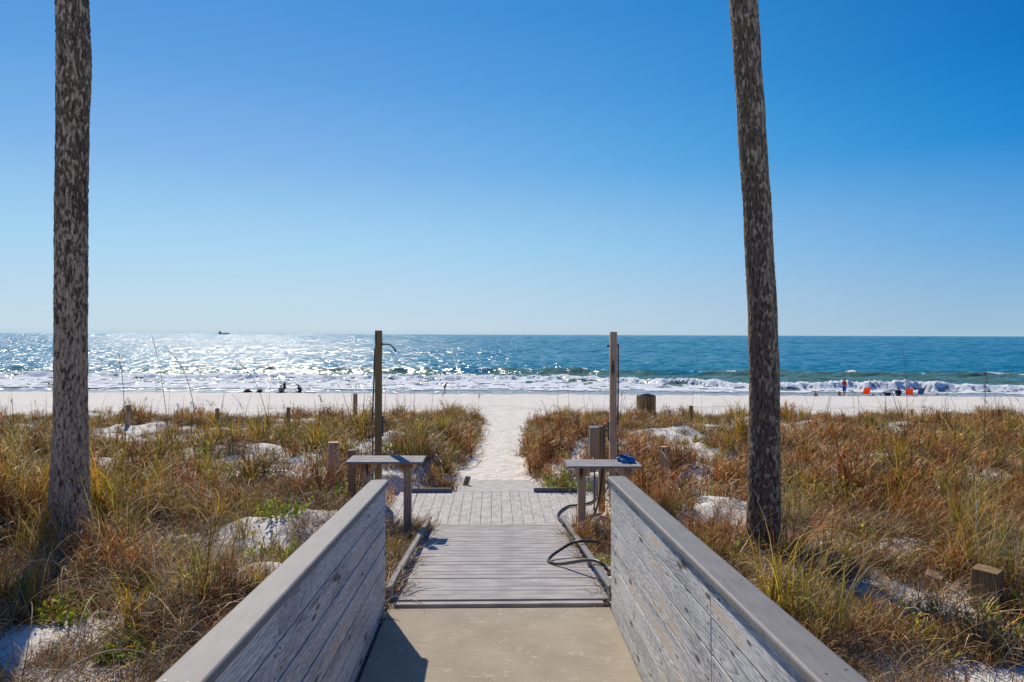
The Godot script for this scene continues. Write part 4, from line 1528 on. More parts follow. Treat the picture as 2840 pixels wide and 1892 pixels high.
	for q in tall:
		var m := sea_oat(q[3], q[4], q[5], q[7], 1.5)
		var o := thing("sea_oat", q[0], "sea oat", on_ground(q[1], q[2]), -q[6], "sea oats standing above the dunes")
		part("stalk", m, o, M.dry)

	# big clumps near the camera
	var clumps := [
		["large arching clump of beach grass left of the left palm", -5.05, 6.9, 1.2, 180],
		["tall beach grass clump at the left edge of the picture", -5.15, 7.9, 1.25, 170],
		["bushy grass clump at the foot of the left palm", -4.25, 6.2, 0.75, 110],
		["beach grass clump right of the left palm's foot", -3.55, 6.35, 0.9, 110],
		["upright green grass clump beside the right parapet", 2.15, 4.85, 0.92, 90],
		["tall grass clump at the right edge of the picture", 4.15, 5.9, 1.1, 130],
		["grass clump behind the white rod on the right", 4.75, 7.2, 1.05, 120],
		["thin tuft of green grass left of the left parapet", -2.35, 5.15, 0.8, 34],
		["green grass clump standing behind the right palm", 3.35, 8.4, 1.0, 120],
		["bright grass clump on the left mound by the sandy path", -1.75, 12.4, 0.85, 150],
		["leafy grass clump in front of the left bench", -1.72, 7.7, 0.55, 60]]
	for q in clumps:
		var m := MB.new()
		m.use_c = true
		for i in q[4]:
			var r := 0.20 * sqrt(rng.randf())
			var a := rng.randf() * TAU
			var c := pick(GREEN)
			if rng.randf() < 0.3: c = pick(STRAW)
			var tip := c.lerp([Color(0.50, 0.20, 0.02), Color(0.55, 0.45, 0.16), c][rng.randi() % 3], 0.7)
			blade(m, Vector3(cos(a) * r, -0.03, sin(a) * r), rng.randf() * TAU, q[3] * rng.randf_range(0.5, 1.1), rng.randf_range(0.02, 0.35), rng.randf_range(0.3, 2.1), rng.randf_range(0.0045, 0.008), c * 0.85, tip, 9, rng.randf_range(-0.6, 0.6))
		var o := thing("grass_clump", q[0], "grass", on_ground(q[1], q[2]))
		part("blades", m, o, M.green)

	# leafy plants that can be picked out
	var herbs := [
		["bright green leafy plant close against the left parapet", -2.2, 6.45, 0.32, 60],
		["leafy plant on the bare sand hump left of the parapet", -2.5, 7.5, 0.26, 40],
		["low green leafy plant at the bottom left beside the cap board", -2.36, 4.3, 0.2, 40],
		["small leafy rosette in the shaded sand at the far lower left", -3.1, 4.8, 0.2, 36],
		["leafy plant among dead stems in front of the left palm", -2.85, 5.3, 0.22, 36],
		["round leaved creeper at the foot of the right stub posts", 3.75, 5.15, 0.3, 60],
		["yellow green leafy plant in front of the left leaning post", -2.35, 8.9, 0.3, 50],
		["leafy plant left of the metal box behind the right bench", 0.95, 11.4, 0.42, 90],
		["yellow leaved bush between right shower and sand mound", 1.95, 10.9, 0.42, 80],
		["wide green bush on the far left dune", -4.7, 15.2, 0.55, 150],
		["green leafy plant on the sand right of the right parapet", 2.0, 6.6, 0.28, 50]]
	for q in herbs:
		var m := MB.new()
		m.use_c = true
		for i in q[4]:
			var a := rng.randf() * TAU
			var r: float = q[3] * 0.9 * sqrt(rng.randf())
			var le: float = q[3] * rng.randf_range(0.3, 0.9)
			var lean := rng.randf_range(0.05, 0.8)
			var at := Vector3(cos(a) * r, -0.02, sin(a) * r * 0.8)
			var dir := Vector3(cos(a), 0, sin(a)) * sin(lean) + Vector3.UP * cos(lean)
			blade(m, at, a, le, lean, 0.1, 0.004, Color(0.13, 0.12, 0.05), Color(0.16, 0.2, 0.04), 2)
			for k in 8:
				leaf(m, at + dir * le * (k + 1.0) / 8.0, rng.randf() * TAU, rng.randf_range(0.3, 1.3), rng.randf_range(0.03, 0.06), pick(LEAFY))
		var o := thing("leafy_plant", q[0], "plant", on_ground(q[1], q[2]))
		part("foliage", m, o, M.leaf)

func sea_oat(len_: float, lean: float, curl: float, head: bool, thick := 1.0) -> MB:
	var m := MB.new()
	m.use_c = true
	var pts := []
	var p := Vector3.ZERO - Vector3(0, 0.03, 0)
	var segs := 12
	for k in segs + 1:
		var t := float(k) / segs
		var ph := lean + curl * pow(t, 4.0)
		pts.push_back(p)
		p += Vector3(sin(ph), cos(ph), 0) * len_ / segs
	var rad := []
	for k in segs + 1: rad.push_back(lerpf(0.0048, 0.0026, float(k) / segs) * thick)
	m.tube(pts, rad, 4, Color(0.15, 0.095, 0.05), false)
	if head:
		for k in 28:
			var t := rng.randf_range(0.80, 1.0)
			var i := int(t * segs)
			var at: Vector3 = pts[mini(i, segs)].lerp(pts[mini(i + 1, segs)], t * segs - i)
			at += Vector3(rng.randf_range(-0.02, 0.03), rng.randf_range(-0.03, 0.01), rng.randf_range(-0.02, 0.02))
			leaf(m, at, rng.randf() * TAU, rng.randf_range(1.0, 2.6), rng.randf_range(0.03, 0.055), pick([Color(0.20, 0.11, 0.05), Color(0.28, 0.16, 0.06), Color(0.12, 0.07, 0.04)]))
	for k in 3:
		var t := rng.randf_range(0.15, 0.5)
		blade(m, pts[int(t * segs)], rng.randf() * TAU, rng.randf_range(0.2, 0.4), rng.randf_range(0.2, 0.5), rng.randf_range(0.8, 2.0), 0.004, Color(0.35, 0.27, 0.12), Color(0.45, 0.36, 0.2), 5)
	return m

# ---------------------------------------------------------------- posts and small things in the dunes
func make_dune_things() -> void:
	wood_post("dune_post", "tall leaning wooden post left of the left bench", -2.50, 9.6, 1.497, 0.14, 0.35, Vector2(0, -0.05), M.post)
	wood_post("dune_post", "short pale topped post just behind the left end of the left bench", -2.08, 9.05, 1.51, 0.10, 0.2, Vector2.ZERO, M.post_grey)
	wood_post("dune_post", "dark post standing on the dune left of the left shower post", -4.28, 19.0, 1.63, 0.105, 0.1, Vector2.ZERO, M.post)
	wood_post("dune_post", "lone fence post at the dune edge right of the left palm", -11.6, 21.0, 2.16, 0.11, 0.1, Vector2.ZERO, M.post)
	wood_post("dune_post", "fence post at the dune edge under the cargo ship", -8.9, 21.0, 2.26, 0.11, 0.3, Vector2.ZERO, M.post_green)
	wood_post("dune_post", "fence post at the dune edge below the seated bathers", -6.75, 21.0, 2.22, 0.11, 0.2, Vector2.ZERO, M.post_green)
	wood_post("dune_post", "small stub post in the grass right of the left shower", -2.64, 16.0, 1.91, 0.10, 0.3, Vector2.ZERO, M.post_green)
	wood_post("dune_post", "post among russet stems between right bench and right palm", 2.31, 10.5, 1.685, 0.10, 0.55, Vector2.ZERO, M.post)
	var rope_from := wood_post("rope_post", "left of three rope posts in front of the litter bin", 3.36, 19.0, 2.22, 0.10, 0.2, Vector2.ZERO, M.post)
	var rope_mid := wood_post("rope_post", "middle rope post at the right corner of the litter bin", 4.10, 20.0, 2.19, 0.10, 0.2, Vector2.ZERO, M.post_green)
	var rope_to := wood_post("rope_post", "rope post right of the litter bin", 4.75, 21.0, 2.26, 0.10, 0.2, Vector2.ZERO, M.post)
	wood_post("dune_post", "fence post between litter bin and right palm", 5.16, 20.0, 2.03, 0.10, 0.2, Vector2.ZERO, M.post_green)
	wood_post("dune_post", "fence post at the dune edge below the first orange chair", 12.65, 22.0, 2.32, 0.11, 0.1, Vector2.ZERO, M.post)
	wood_post("dune_post", "rightmost fence post at the dune edge", 15.4, 22.0, 2.32, 0.11, 0.1, Vector2.ZERO, M.post_green)
	wood_post("stub_post", "cut pale stub post, smaller of the two in the lower right", 3.62, 5.95, 2.03, 0.13, 0.9, Vector2(0.12, 0.18), M.post_grey)
	var st := wood_post("stub_post", "thick weathered stub post at the lower right, the larger one", 3.80, 5.55, 1.86, 0.185, 0.75, Vector2(0.03, -0.02), M.post_green)
	var rope := thing("rope", "pale rope strung between the posts by the litter bin", "rope")
	var tops := []
	for p in [rope_from, rope_mid, rope_to]:
		var m0: Node3D = p
		tops.push_back(m0)
	var a := Vector3(3.36, CAM_Y - 2.36, -18.94)
	var b := Vector3(4.10, CAM_Y - 2.33, -19.94)
	var c := Vector3(4.75, CAM_Y - 2.36, -20.94)
	var m := MB.new()
	m.tube(smooth_path([a, a.lerp(b, 0.5) + Vector3.DOWN * 0.04, b, b.lerp(c, 0.5) + Vector3.DOWN * 0.03, c], 5), [0.009], 6)
	part("strand", m, rope, mat(lin(0.5, 0.44, 0.32), 0.9))

	# litter bin: vertical slats round a barrel, plastic bag over the rim
	var bin := thing("litter_bin", "wooden slatted litter bin with a dark bag over its rim", "bin", on_ground(5.22, 27.0), 0.12)
	var n := 16
	for k in n:
		var t := TAU * k / n
		m = MB.new()
		m.cbox(Vector3.ZERO, Vector3(0.062, 0.42, 0.014), 0.004, 1, k % 12)
		var s := part("slat", m, bin, M.post_green)
		s.position = Vector3(sin(t) * 0.355, 0.36, cos(t) * 0.355)
		s.rotation.y = t
	m = MB.new()
	var ring := []
	for k in 33:
		var t := TAU * k / 32
		ring.push_back(Vector3(sin(t) * 0.33, 0.785 + 0.02 * sin(t * 3.0), cos(t) * 0.33))
	m.tube(ring, [0.035], 8)
	part("bag_rim", m, bin, mat(lin(0.035, 0.035, 0.075), 0.4))
	m = MB.new()
	m.tube([Vector3(0, 0.05, 0), Vector3(0, 0.4, 0), Vector3(0, 0.76, 0)], [0.29, 0.31, 0.32], 20)
	part("liner", m, bin, M.dark)

	# stakes and rods
	var s := thing("plastic_stake", "short white plastic stake with a dark cap in the sand left of the right palm", "stake", on_ground(3.19, 9.8))
	s.rotation.z = 0.28
	m = MB.new()
	m.tube([Vector3(0, -0.1, 0), Vector3(0, 0.2, 0)], [0.022], 10)
	part("tube", m, s, M.pvc)
	m = MB.new()
	m.tube([Vector3(0, 0.2, 0), Vector3(0, 0.225, 0)], [0.026], 10)
	part("cap", m, s, M.dark)
	s = thing("marker_rod", "thin white rod standing behind the larger stub post", "rod", on_ground(4.35, 6.5))
	m = MB.new()
	m.tube([Vector3(0, -0.1, 0), Vector3(0.012, 0.62, 0)], [0.007], 6)
	part("rod", m, s, M.pvc)
	s = thing("marker_rod", "short bare metal rod at the bottom right edge of the picture", "rod", on_ground(2.85, 4.32))
	m = MB.new()
	m.tube([Vector3(0, -0.1, 0), Vector3(-0.01, 0.16, 0)], [0.009], 6)
	part("rod", m, s, M.steel)
	s = thing("board_stake", "grey board end sticking out of the sand left of the path", "stake", on_ground(-0.82, 11.95))
	s.rotation = Vector3(0.25, 0.2, -0.28)
	m = MB.new()
	m.cbox(Vector3(0, 0.09, 0), Vector3(0.045, 0.16, 0.012), 0.003, 1)
	part("board", m, s, M.cap)

# ---------------------------------------------------------------- people: capsules joined by a smooth minimum, meshed as surface nets
func capsule(p: Vector3, b: Array) -> float:
	var a: Vector3 = b[0]
	var ab: Vector3 = b[1] - a
	var t := clampf((p - a).dot(ab) / maxf(1e-6, ab.length_squared()), 0, 1)
	return (p - a - ab * t).length() - lerpf(b[2], b[3], t)

func field(p: Vector3, bones: Array, k: float) -> float:
	var f := 9.0
	for b in bones:
		var g := capsule(p, b)
		var h := clampf(0.5 + 0.5 * (g - f) / k, 0, 1)
		f = lerpf(g, f, h) - k * h * (1.0 - h)
	return f

func nets(m: MB, bones: Array, cell: float, k := 0.02) -> void:
	var lo := Vector3.ONE * 1e9
	var hi := -lo
	for b in bones:
		for e in 2:
			var r: Vector3 = Vector3.ONE * (b[2 + e] + cell * 2.0)
			lo = lo.min(b[e] - r); hi = hi.max(b[e] + r)
	var nx := int((hi.x - lo.x) / cell) + 2
	var ny := int((hi.y - lo.y) / cell) + 2
	var nz := int((hi.z - lo.z) / cell) + 2
	var f := PackedFloat32Array()
	f.resize(nx * ny * nz)
	for z in nz:
		for y in ny:
			for x in nx:
				f[(z * ny + y) * nx + x] = field(lo + Vector3(x, y, z) * cell, bones, k)
	var id := PackedInt32Array()
	id.resize(f.size())
	id.fill(-1)
	var step := [1, nx, nx * ny]
	for z in nz - 1:
		for y in ny - 1:
			for x in nx - 1:
				var q := (z * ny + y) * nx + x
				var sum := Vector3.ZERO
				var cnt := 0
				for e in 12:
					var ax := e / 4
					var o1: int = step[(ax + 1) % 3] if e & 1 else 0
					var o2: int = step[(ax + 2) % 3] if e & 2 else 0
					var i0 := q + o1 + o2
					var i1: int = i0 + step[ax]
					if (f[i0] < 0) != (f[i1] < 0):
						var p := Vector3.ZERO
						p[ax] = f[i0] / (f[i0] - f[i1])
						if e & 1: p[(ax + 1) % 3] = 1
						if e & 2: p[(ax + 2) % 3] = 1
						sum += p; cnt += 1
				if cnt:
					var p := lo + (Vector3(x, y, z) + sum / cnt) * cell
					var h := cell * 0.5
					var nn := Vector3(field(p + Vector3(h, 0, 0), bones, k) - field(p - Vector3(h, 0, 0), bones, k), field(p + Vector3(0, h, 0), bones, k) - field(p - Vector3(0, h, 0), bones, k), field(p + Vector3(0, 0, h), bones, k) - field(p - Vector3(0, 0, h), bones, k))
					id[q] = m.vert(p, nn.normalized())
	for z in range(1, nz - 1):
		for y in range(1, ny - 1):
			for x in range(1, nx - 1):
				var q := (z * ny + y) * nx + x
				for ax in 3:
					var i1: int = q + step[ax]
					if (f[q] < 0) == (f[i1] < 0):
						continue
					var s1: int = step[(ax + 1) % 3]
					var s2: int = step[(ax + 2) % 3]
					var a := id[q]
					var b := id[q - s1]
					var c := id[q - s1 - s2]
					var d := id[q - s2]
					if a < 0 or b < 0 or c < 0 or d < 0:
						continue
					if f[q] < 0:
						m.quad(a, b, c, d)
					else:
						m.quad(a, d, c, b)

# joints of a pose in metres for a 1.75 m adult, facing +z; scaled afterwards
func pose_of(kind: String) -> Dictionary:
	match kind:
		"stand_down":    # standing, looking down at the hands
			return {"pelvis": Vector3(0, 0.94, 0), "chest": Vector3(0, 1.28, 0.01), "neck": Vector3(0, 1.47, 0.03), "head": Vector3(0, 1.61, 0.09), "sh": 0.19, "shy": Vector3(0, 1.40, 0.01), "el": [Vector3(-0.27, 1.12, 0.03), Vector3(0.27, 1.12, 0.0)], "ha": [Vector3(-0.10, 1.16, 0.26), Vector3(0.24, 0.86, 0.08)], "kn": [Vector3(-0.10, 0.5, 0.03), Vector3(0.11, 0.5, 0.02)], "an": [Vector3(-0.11, 0.08, -0.02), Vector3(0.12, 0.08, -0.02)], "toe": Vector3(0, 0.03, 0.17)}
		"stand":         # child standing, arms hanging
			return {"pelvis": Vector3(0, 0.92, 0), "chest": Vector3(0, 1.24, 0.0), "neck": Vector3(0, 1.42, 0.01), "head": Vector3(0, 1.58, 0.03), "sh": 0.17, "shy": Vector3(0, 1.36, 0.0), "el": [Vector3(-0.25, 1.10, 0.0), Vector3(0.25, 1.10, 0.0)], "ha": [Vector3(-0.27, 0.82, 0.07), Vector3(0.27, 0.82, 0.07)], "kn": [Vector3(-0.10, 0.5, 0.02), Vector3(0.10, 0.5, 0.02)], "an": [Vector3(-0.11, 0.08, -0.02), Vector3(0.11, 0.08, -0.02)], "toe": Vector3(0, 0.03, 0.17)}
		"stoop":         # standing with rounded back, head bowed
			return {"pelvis": Vector3(0, 0.92, -0.06), "chest": Vector3(0, 1.22, 0.06), "neck": Vector3(0, 1.38, 0.16), "head": Vector3(0, 1.46, 0.30), "sh": 0.16, "shy": Vector3(0, 1.32, 0.10), "el": [Vector3(-0.2, 1.06, 0.10), Vector3(0.2, 1.06, 0.10)], "ha": [Vector3(-0.12, 0.90, 0.26), Vector3(0.12, 0.88, 0.24)], "kn": [Vector3(-0.09, 0.5, 0.02), Vector3(0.09, 0.5, -0.02)], "an": [Vector3(-0.1, 0.08, -0.05), Vector3(0.1, 0.08, 0.0)], "toe": Vector3(0, 0.03, 0.17)}
		"sit":           # on the sand, knees raised, hands on the shins
			return {"pelvis": Vector3(0, 0.12, 0), "chest": Vector3(0, 0.44, 0.04), "neck": Vector3(0, 0.62, 0.09), "head": Vector3(0, 0.77, 0.15), "sh": 0.19, "shy": Vector3(0, 0.55, 0.06), "el": [Vector3(-0.27, 0.34, 0.18), Vector3(0.27, 0.34, 0.18)], "ha": [Vector3(-0.17, 0.32, 0.43), Vector3(0.17, 0.32, 0.43)], "kn": [Vector3(-0.16, 0.42, 0.40), Vector3(0.16, 0.42, 0.40)], "an": [Vector3(-0.13, 0.07, 0.62), Vector3(0.13, 0.07, 0.62)], "toe": Vector3(0, -0.03, 0.17)}
		"sit_turned":    # the same, leaning to one side with an arm drawn up
			return {"pelvis": Vector3(0, 0.12, 0), "chest": Vector3(0.02, 0.43, 0.06), "neck": Vector3(0.06, 0.60, 0.10), "head": Vector3(0.12, 0.74, 0.15), "sh": 0.19, "shy": Vector3(0.03, 0.54, 0.07), "el": [Vector3(-0.26, 0.40, 0.20), Vector3(0.29, 0.36, 0.10)], "ha": [Vector3(-0.10, 0.62, 0.26), Vector3(0.34, 0.12, 0.12)], "kn": [Vector3(-0.18, 0.40, 0.40), Vector3(0.22, 0.16, 0.42)], "an": [Vector3(-0.15, 0.07, 0.62), Vector3(0.02, 0.08, 0.62)], "toe": Vector3(0, -0.03, 0.17)}
		_:               # crouching over the sand
			return {"pelvis": Vector3(0, 0.26, -0.1), "chest": Vector3(0, 0.50, 0.12), "neck": Vector3(0, 0.60, 0.25), "head": Vector3(0, 0.64, 0.40), "sh": 0.17, "shy": Vector3(0, 0.55, 0.18), "el": [Vector3(-0.22, 0.32, 0.28), Vector3(0.22, 0.32, 0.28)], "ha": [Vector3(-0.14, 0.08, 0.38), Vector3(0.14, 0.08, 0.38)], "kn": [Vector3(-0.18, 0.42, 0.22), Vector3(0.18, 0.42, 0.22)], "an": [Vector3(-0.14, 0.08, 0.0), Vector3(0.14, 0.08, 0.0)], "toe": Vector3(0, -0.04, 0.16)}

func person(label: String, at: Vector3, turn: float, kind: String, height: float, skin: Color, hair: Color, top: Array, bottom: Array, big_head := 1.0, group := "") -> void:
	# top / bottom: [colour, reaches down the limb 0..1] or []
	var o := thing("person", label, "person", at, turn, group)
	var p := pose_of(kind)
	var s := height / 1.75
	var hs := s * big_head
	var body := []
	var shirt := []
	var shorts := []
	var hip: Vector3 = p.pelvis
	var g := 0.014
	body.push_back([p.pelvis * s + Vector3(-0.06, 0.0, 0) * s, p.pelvis * s + Vector3(0.06, 0.0, 0) * s, 0.125 * s, 0.125 * s])
	body.push_back([p.pelvis * s, p.chest * s, 0.118 * s, 0.125 * s])
	body.push_back([p.chest * s + Vector3(-0.07, 0, 0) * s, p.chest * s + Vector3(0.07, 0, 0) * s, 0.115 * s, 0.115 * s])
	body.push_back([p.shy * s + Vector3(-p.sh + 0.03, 0, 0) * s, p.shy * s + Vector3(p.sh - 0.03, 0, 0) * s, 0.07 * s, 0.07 * s])
	body.push_back([p.shy * s, p.neck * s, 0.07 * s, 0.055 * s])
	body.push_back([p.neck * s, p.head * s, 0.052 * s, 0.06 * s])
	body.push_back([p.head * s + Vector3(0, 0.035, -0.015) * hs, p.head * s + Vector3(0, -0.045, 0.03) * hs, 0.093 * hs, 0.066 * hs])
	body.push_back([p.head * s + Vector3(0, -0.01, 0.085) * hs, p.head * s + Vector3(0, -0.03, 0.105) * hs, 0.014 * hs, 0.018 * hs])
	for i in 4: shirt.push_back([body[i][0], body[i][1], body[i][2] + g, body[i][3] + g])
	if kind.begins_with("stand") or kind == "stoop":
		shirt[0] = shirt[1]
	shorts.push_back([body[0][0], body[0][1], body[0][2] + g, body[0][3] + g])
	var fingers := MB.new()
	for i in 2:
		var sg := -1.0 if i == 0 else 1.0
		var sh: Vector3 = p.shy + Vector3(sg * p.sh, 0, 0)
		var el: Vector3 = p.el[i]
		var ha: Vector3 = p.ha[i]
		body.push_back([sh * s, el * s, 0.052 * s, 0.042 * s])
		body.push_back([el * s, ha * s, 0.042 * s, 0.029 * s])
		var fd := (ha - el).normalized()
		body.push_back([ha * s, (ha + fd * 0.07) * s, 0.032 * s, 0.036 * s])
		var across := fd.cross(Vector3(0, 0, 1) if absf(fd.z) < 0.8 else Vector3.UP).normalized()
		for q in 4:
			var r0: Vector3 = ha + fd * 0.085 + across * (q - 1.5) * 0.02
			var ln: float = [0.065, 0.078, 0.073, 0.055][q]
			fingers.tube([r0 * s, (r0 + fd * ln * 0.55) * s, (r0 + fd * ln + Vector3(0, -0.012, 0.012)) * s], [0.010 * s, 0.009 * s, 0.007 * s], 5)
		var tb: Vector3 = ha + fd * 0.03 + across * 0.03
		fingers.tube([tb * s, (tb + (fd + across * 0.8).normalized() * 0.06) * s], [0.012 * s, 0.009 * s], 5)
		var hp := hip + Vector3(sg * 0.095, -0.02, 0)
		var kn: Vector3 = p.kn[i]
		var an: Vector3 = p.an[i]
		body.push_back([hp * s, kn * s, 0.088 * s, 0.058 * s])
		body.push_back([kn * s, (kn * 0.6 + an * 0.4) * s, 0.056 * s, 0.056 * s])
		body.push_back([(kn * 0.6 + an * 0.4) * s, an * s, 0.056 * s, 0.038 * s])
		body.push_back([an * s + Vector3(0, -0.03, -0.03) * s, (an + p.toe * Vector3(1, 1, 1) + Vector3(0, -0.05 if p.toe.y > 0 else 0.0, 0)) * s, 0.042 * s, 0.03 * s])
		if top and top[1] > 0.0:
			shirt.push_back([sh * s, sh.lerp(el, top[1]) * s, 0.058 * s + g, 0.06 * s + g])
		if bottom and bottom[1] > 0.0:
			shorts.push_back([hp * s, hp.lerp(kn, bottom[1]) * s, 0.096 * s + g, 0.088 * s + g])
	var cell := 0.026 * s + 0.006
	var m := MB.new()
	nets(m, body, cell, 0.03 * s)
	m.append(fingers, Transform3D.IDENTITY)
	part("body", m, o, mat(skin, 0.6))
	if top:
		m = MB.new()
		nets(m, shirt, cell, 0.03 * s)
		part("shirt", m, o, mat(top[0], 0.9))
	if bottom:
		m = MB.new()
		nets(m, shorts, cell, 0.03 * s)
		part("shorts", m, o, mat(bottom[0], 0.9))
	m = MB.new()
	var hd: Vector3 = p.head * s
	nets(m, [[hd + Vector3(0, 0.05, -0.03) * hs, hd + Vector3(0, 0.055, 0.01) * hs, 0.098 * hs, 0.09 * hs], [hd + Vector3(0, 0.03, -0.05) * hs, hd + Vector3(0, -0.05, -0.05) * hs, 0.075 * hs, 0.06 * hs]], cell * 0.6, 0.03 * s)
	part("hair", m, o, mat(hair, 0.7))
	# eyes, mouth, ears: small pieces on the head
	var face := mat(lin(0.06, 0.03, 0.025), 0.5)
	for sg in [-1.0, 1.0]:
		m = MB.new()
		m.tube([hd + Vector3(sg * 0.034, 0.0, 0.075) * hs, hd + Vector3(sg * 0.034, 0.0, 0.094) * hs], [0.011 * hs], 6)
		part("eye", m, o, face)
	m = MB.new()
	m.tube([hd + Vector3(-0.025, -0.065, 0.088) * hs, hd + Vector3(0.025, -0.065, 0.088) * hs], [0.007 * hs], 5)
	part("mouth", m, o, face)
	for sg in [-1.0, 1.0]:
		m = MB.new()
		m.tube([hd + Vector3(sg * 0.088, 0.02, 0.0) * hs, hd + Vector3(sg * 0.1, 0.0, -0.01) * hs, hd + Vector3(sg * 0.086, -0.035, 0.0) * hs], [0.012 * hs, 0.016 * hs, 0.01 * hs], 6)
		part("ear", m, o, mat(skin, 0.6))

func beach_chair(label: String, x: float, d: float, turn: float, seat: Color, back2: Array, scale_ := 1.0) -> void:
	var o := thing("beach_chair", label, "chair", on_ground(x, d), turn, "folding beach chairs by the surf")
	o.scale = Vector3.ONE * scale_
	var fr := mat(lin(0.45, 0.46, 0.47), 0.35, 0.8)
	var cl := mat(seat, 0.85)
	cl.backlight_enabled = true
	cl.backlight = seat
	# facing -z (the sea): back leans towards +z
	var back := MB.new()
	var w := 0.29
	if back2.is_empty():
		back.cbox(Vector3(0, 0.44, 0.26), Vector3(w, 0.32, 0.008), 0.004, 1, 0, 12, 0, Color.WHITE, Basis(Vector3.RIGHT, 0.42))
		part("back_sling", back, o, cl)
	else:
		back.cbox(Vector3(0, 0.56, 0.31), Vector3(w, 0.19, 0.008), 0.004, 1, 0, 12, 0, Color.WHITE, Basis(Vector3.RIGHT, 0.42))
		part("back_sling", back, o, cl)
		var lower := MB.new()
		lower.cbox(Vector3(0, 0.28, 0.20), Vector3(w, 0.12, 0.010), 0.004, 1, 0, 12, 0, Color.WHITE, Basis(Vector3.RIGHT, 0.42))
		part("back_pocket", lower, o, mat(back2[0], 0.85))
	var st := MB.new()
	st.cbox(Vector3(0, 0.17, -0.12), Vector3(w, 0.008, 0.24), 0.004, 2, 0, 12, 0, Color.WHITE, Basis(Vector3.RIGHT, 0.12))
	part("seat_sling", st, o, cl)
	for sg in [-1.0, 1.0]:
		var f := MB.new()
		f.tube([Vector3(sg * 0.305, 0.02, -0.34), Vector3(sg * 0.305, 0.19, -0.34), Vector3(sg * 0.305, 0.15, 0.12), Vector3(sg * 0.305, 0.78, 0.40)], [0.011], 6)
		part("side_frame", f, o, fr)
		f = MB.new()
		f.tube([Vector3(sg * 0.325, 0.36, -0.30), Vector3(sg * 0.325, 0.37, 0.20)], [0.02], 6)
		part("armrest", f, o, fr)
		f = MB.new()
		f.tube([Vector3(sg * 0.31, 0.36, -0.28), Vector3(sg * 0.31, 0.015, 0.18)], [0.010], 6)
		f.tube([Vector3(sg * 0.31, 0.36, 0.12), Vector3(sg * 0.31, 0.015, -0.2)], [0.010], 6)
		part("leg", f, o, fr)
	var bar := MB.new()
	bar.tube([Vector3(-0.31, 0.79, 0.405), Vector3(0.31, 0.79, 0.405)], [0.012], 6)
	bar.tube([Vector3(-0.31, 0.015, 0.18), Vector3(0.31, 0.015, 0.18)], [0.010], 6)
	part("cross_bar", bar, o, fr)

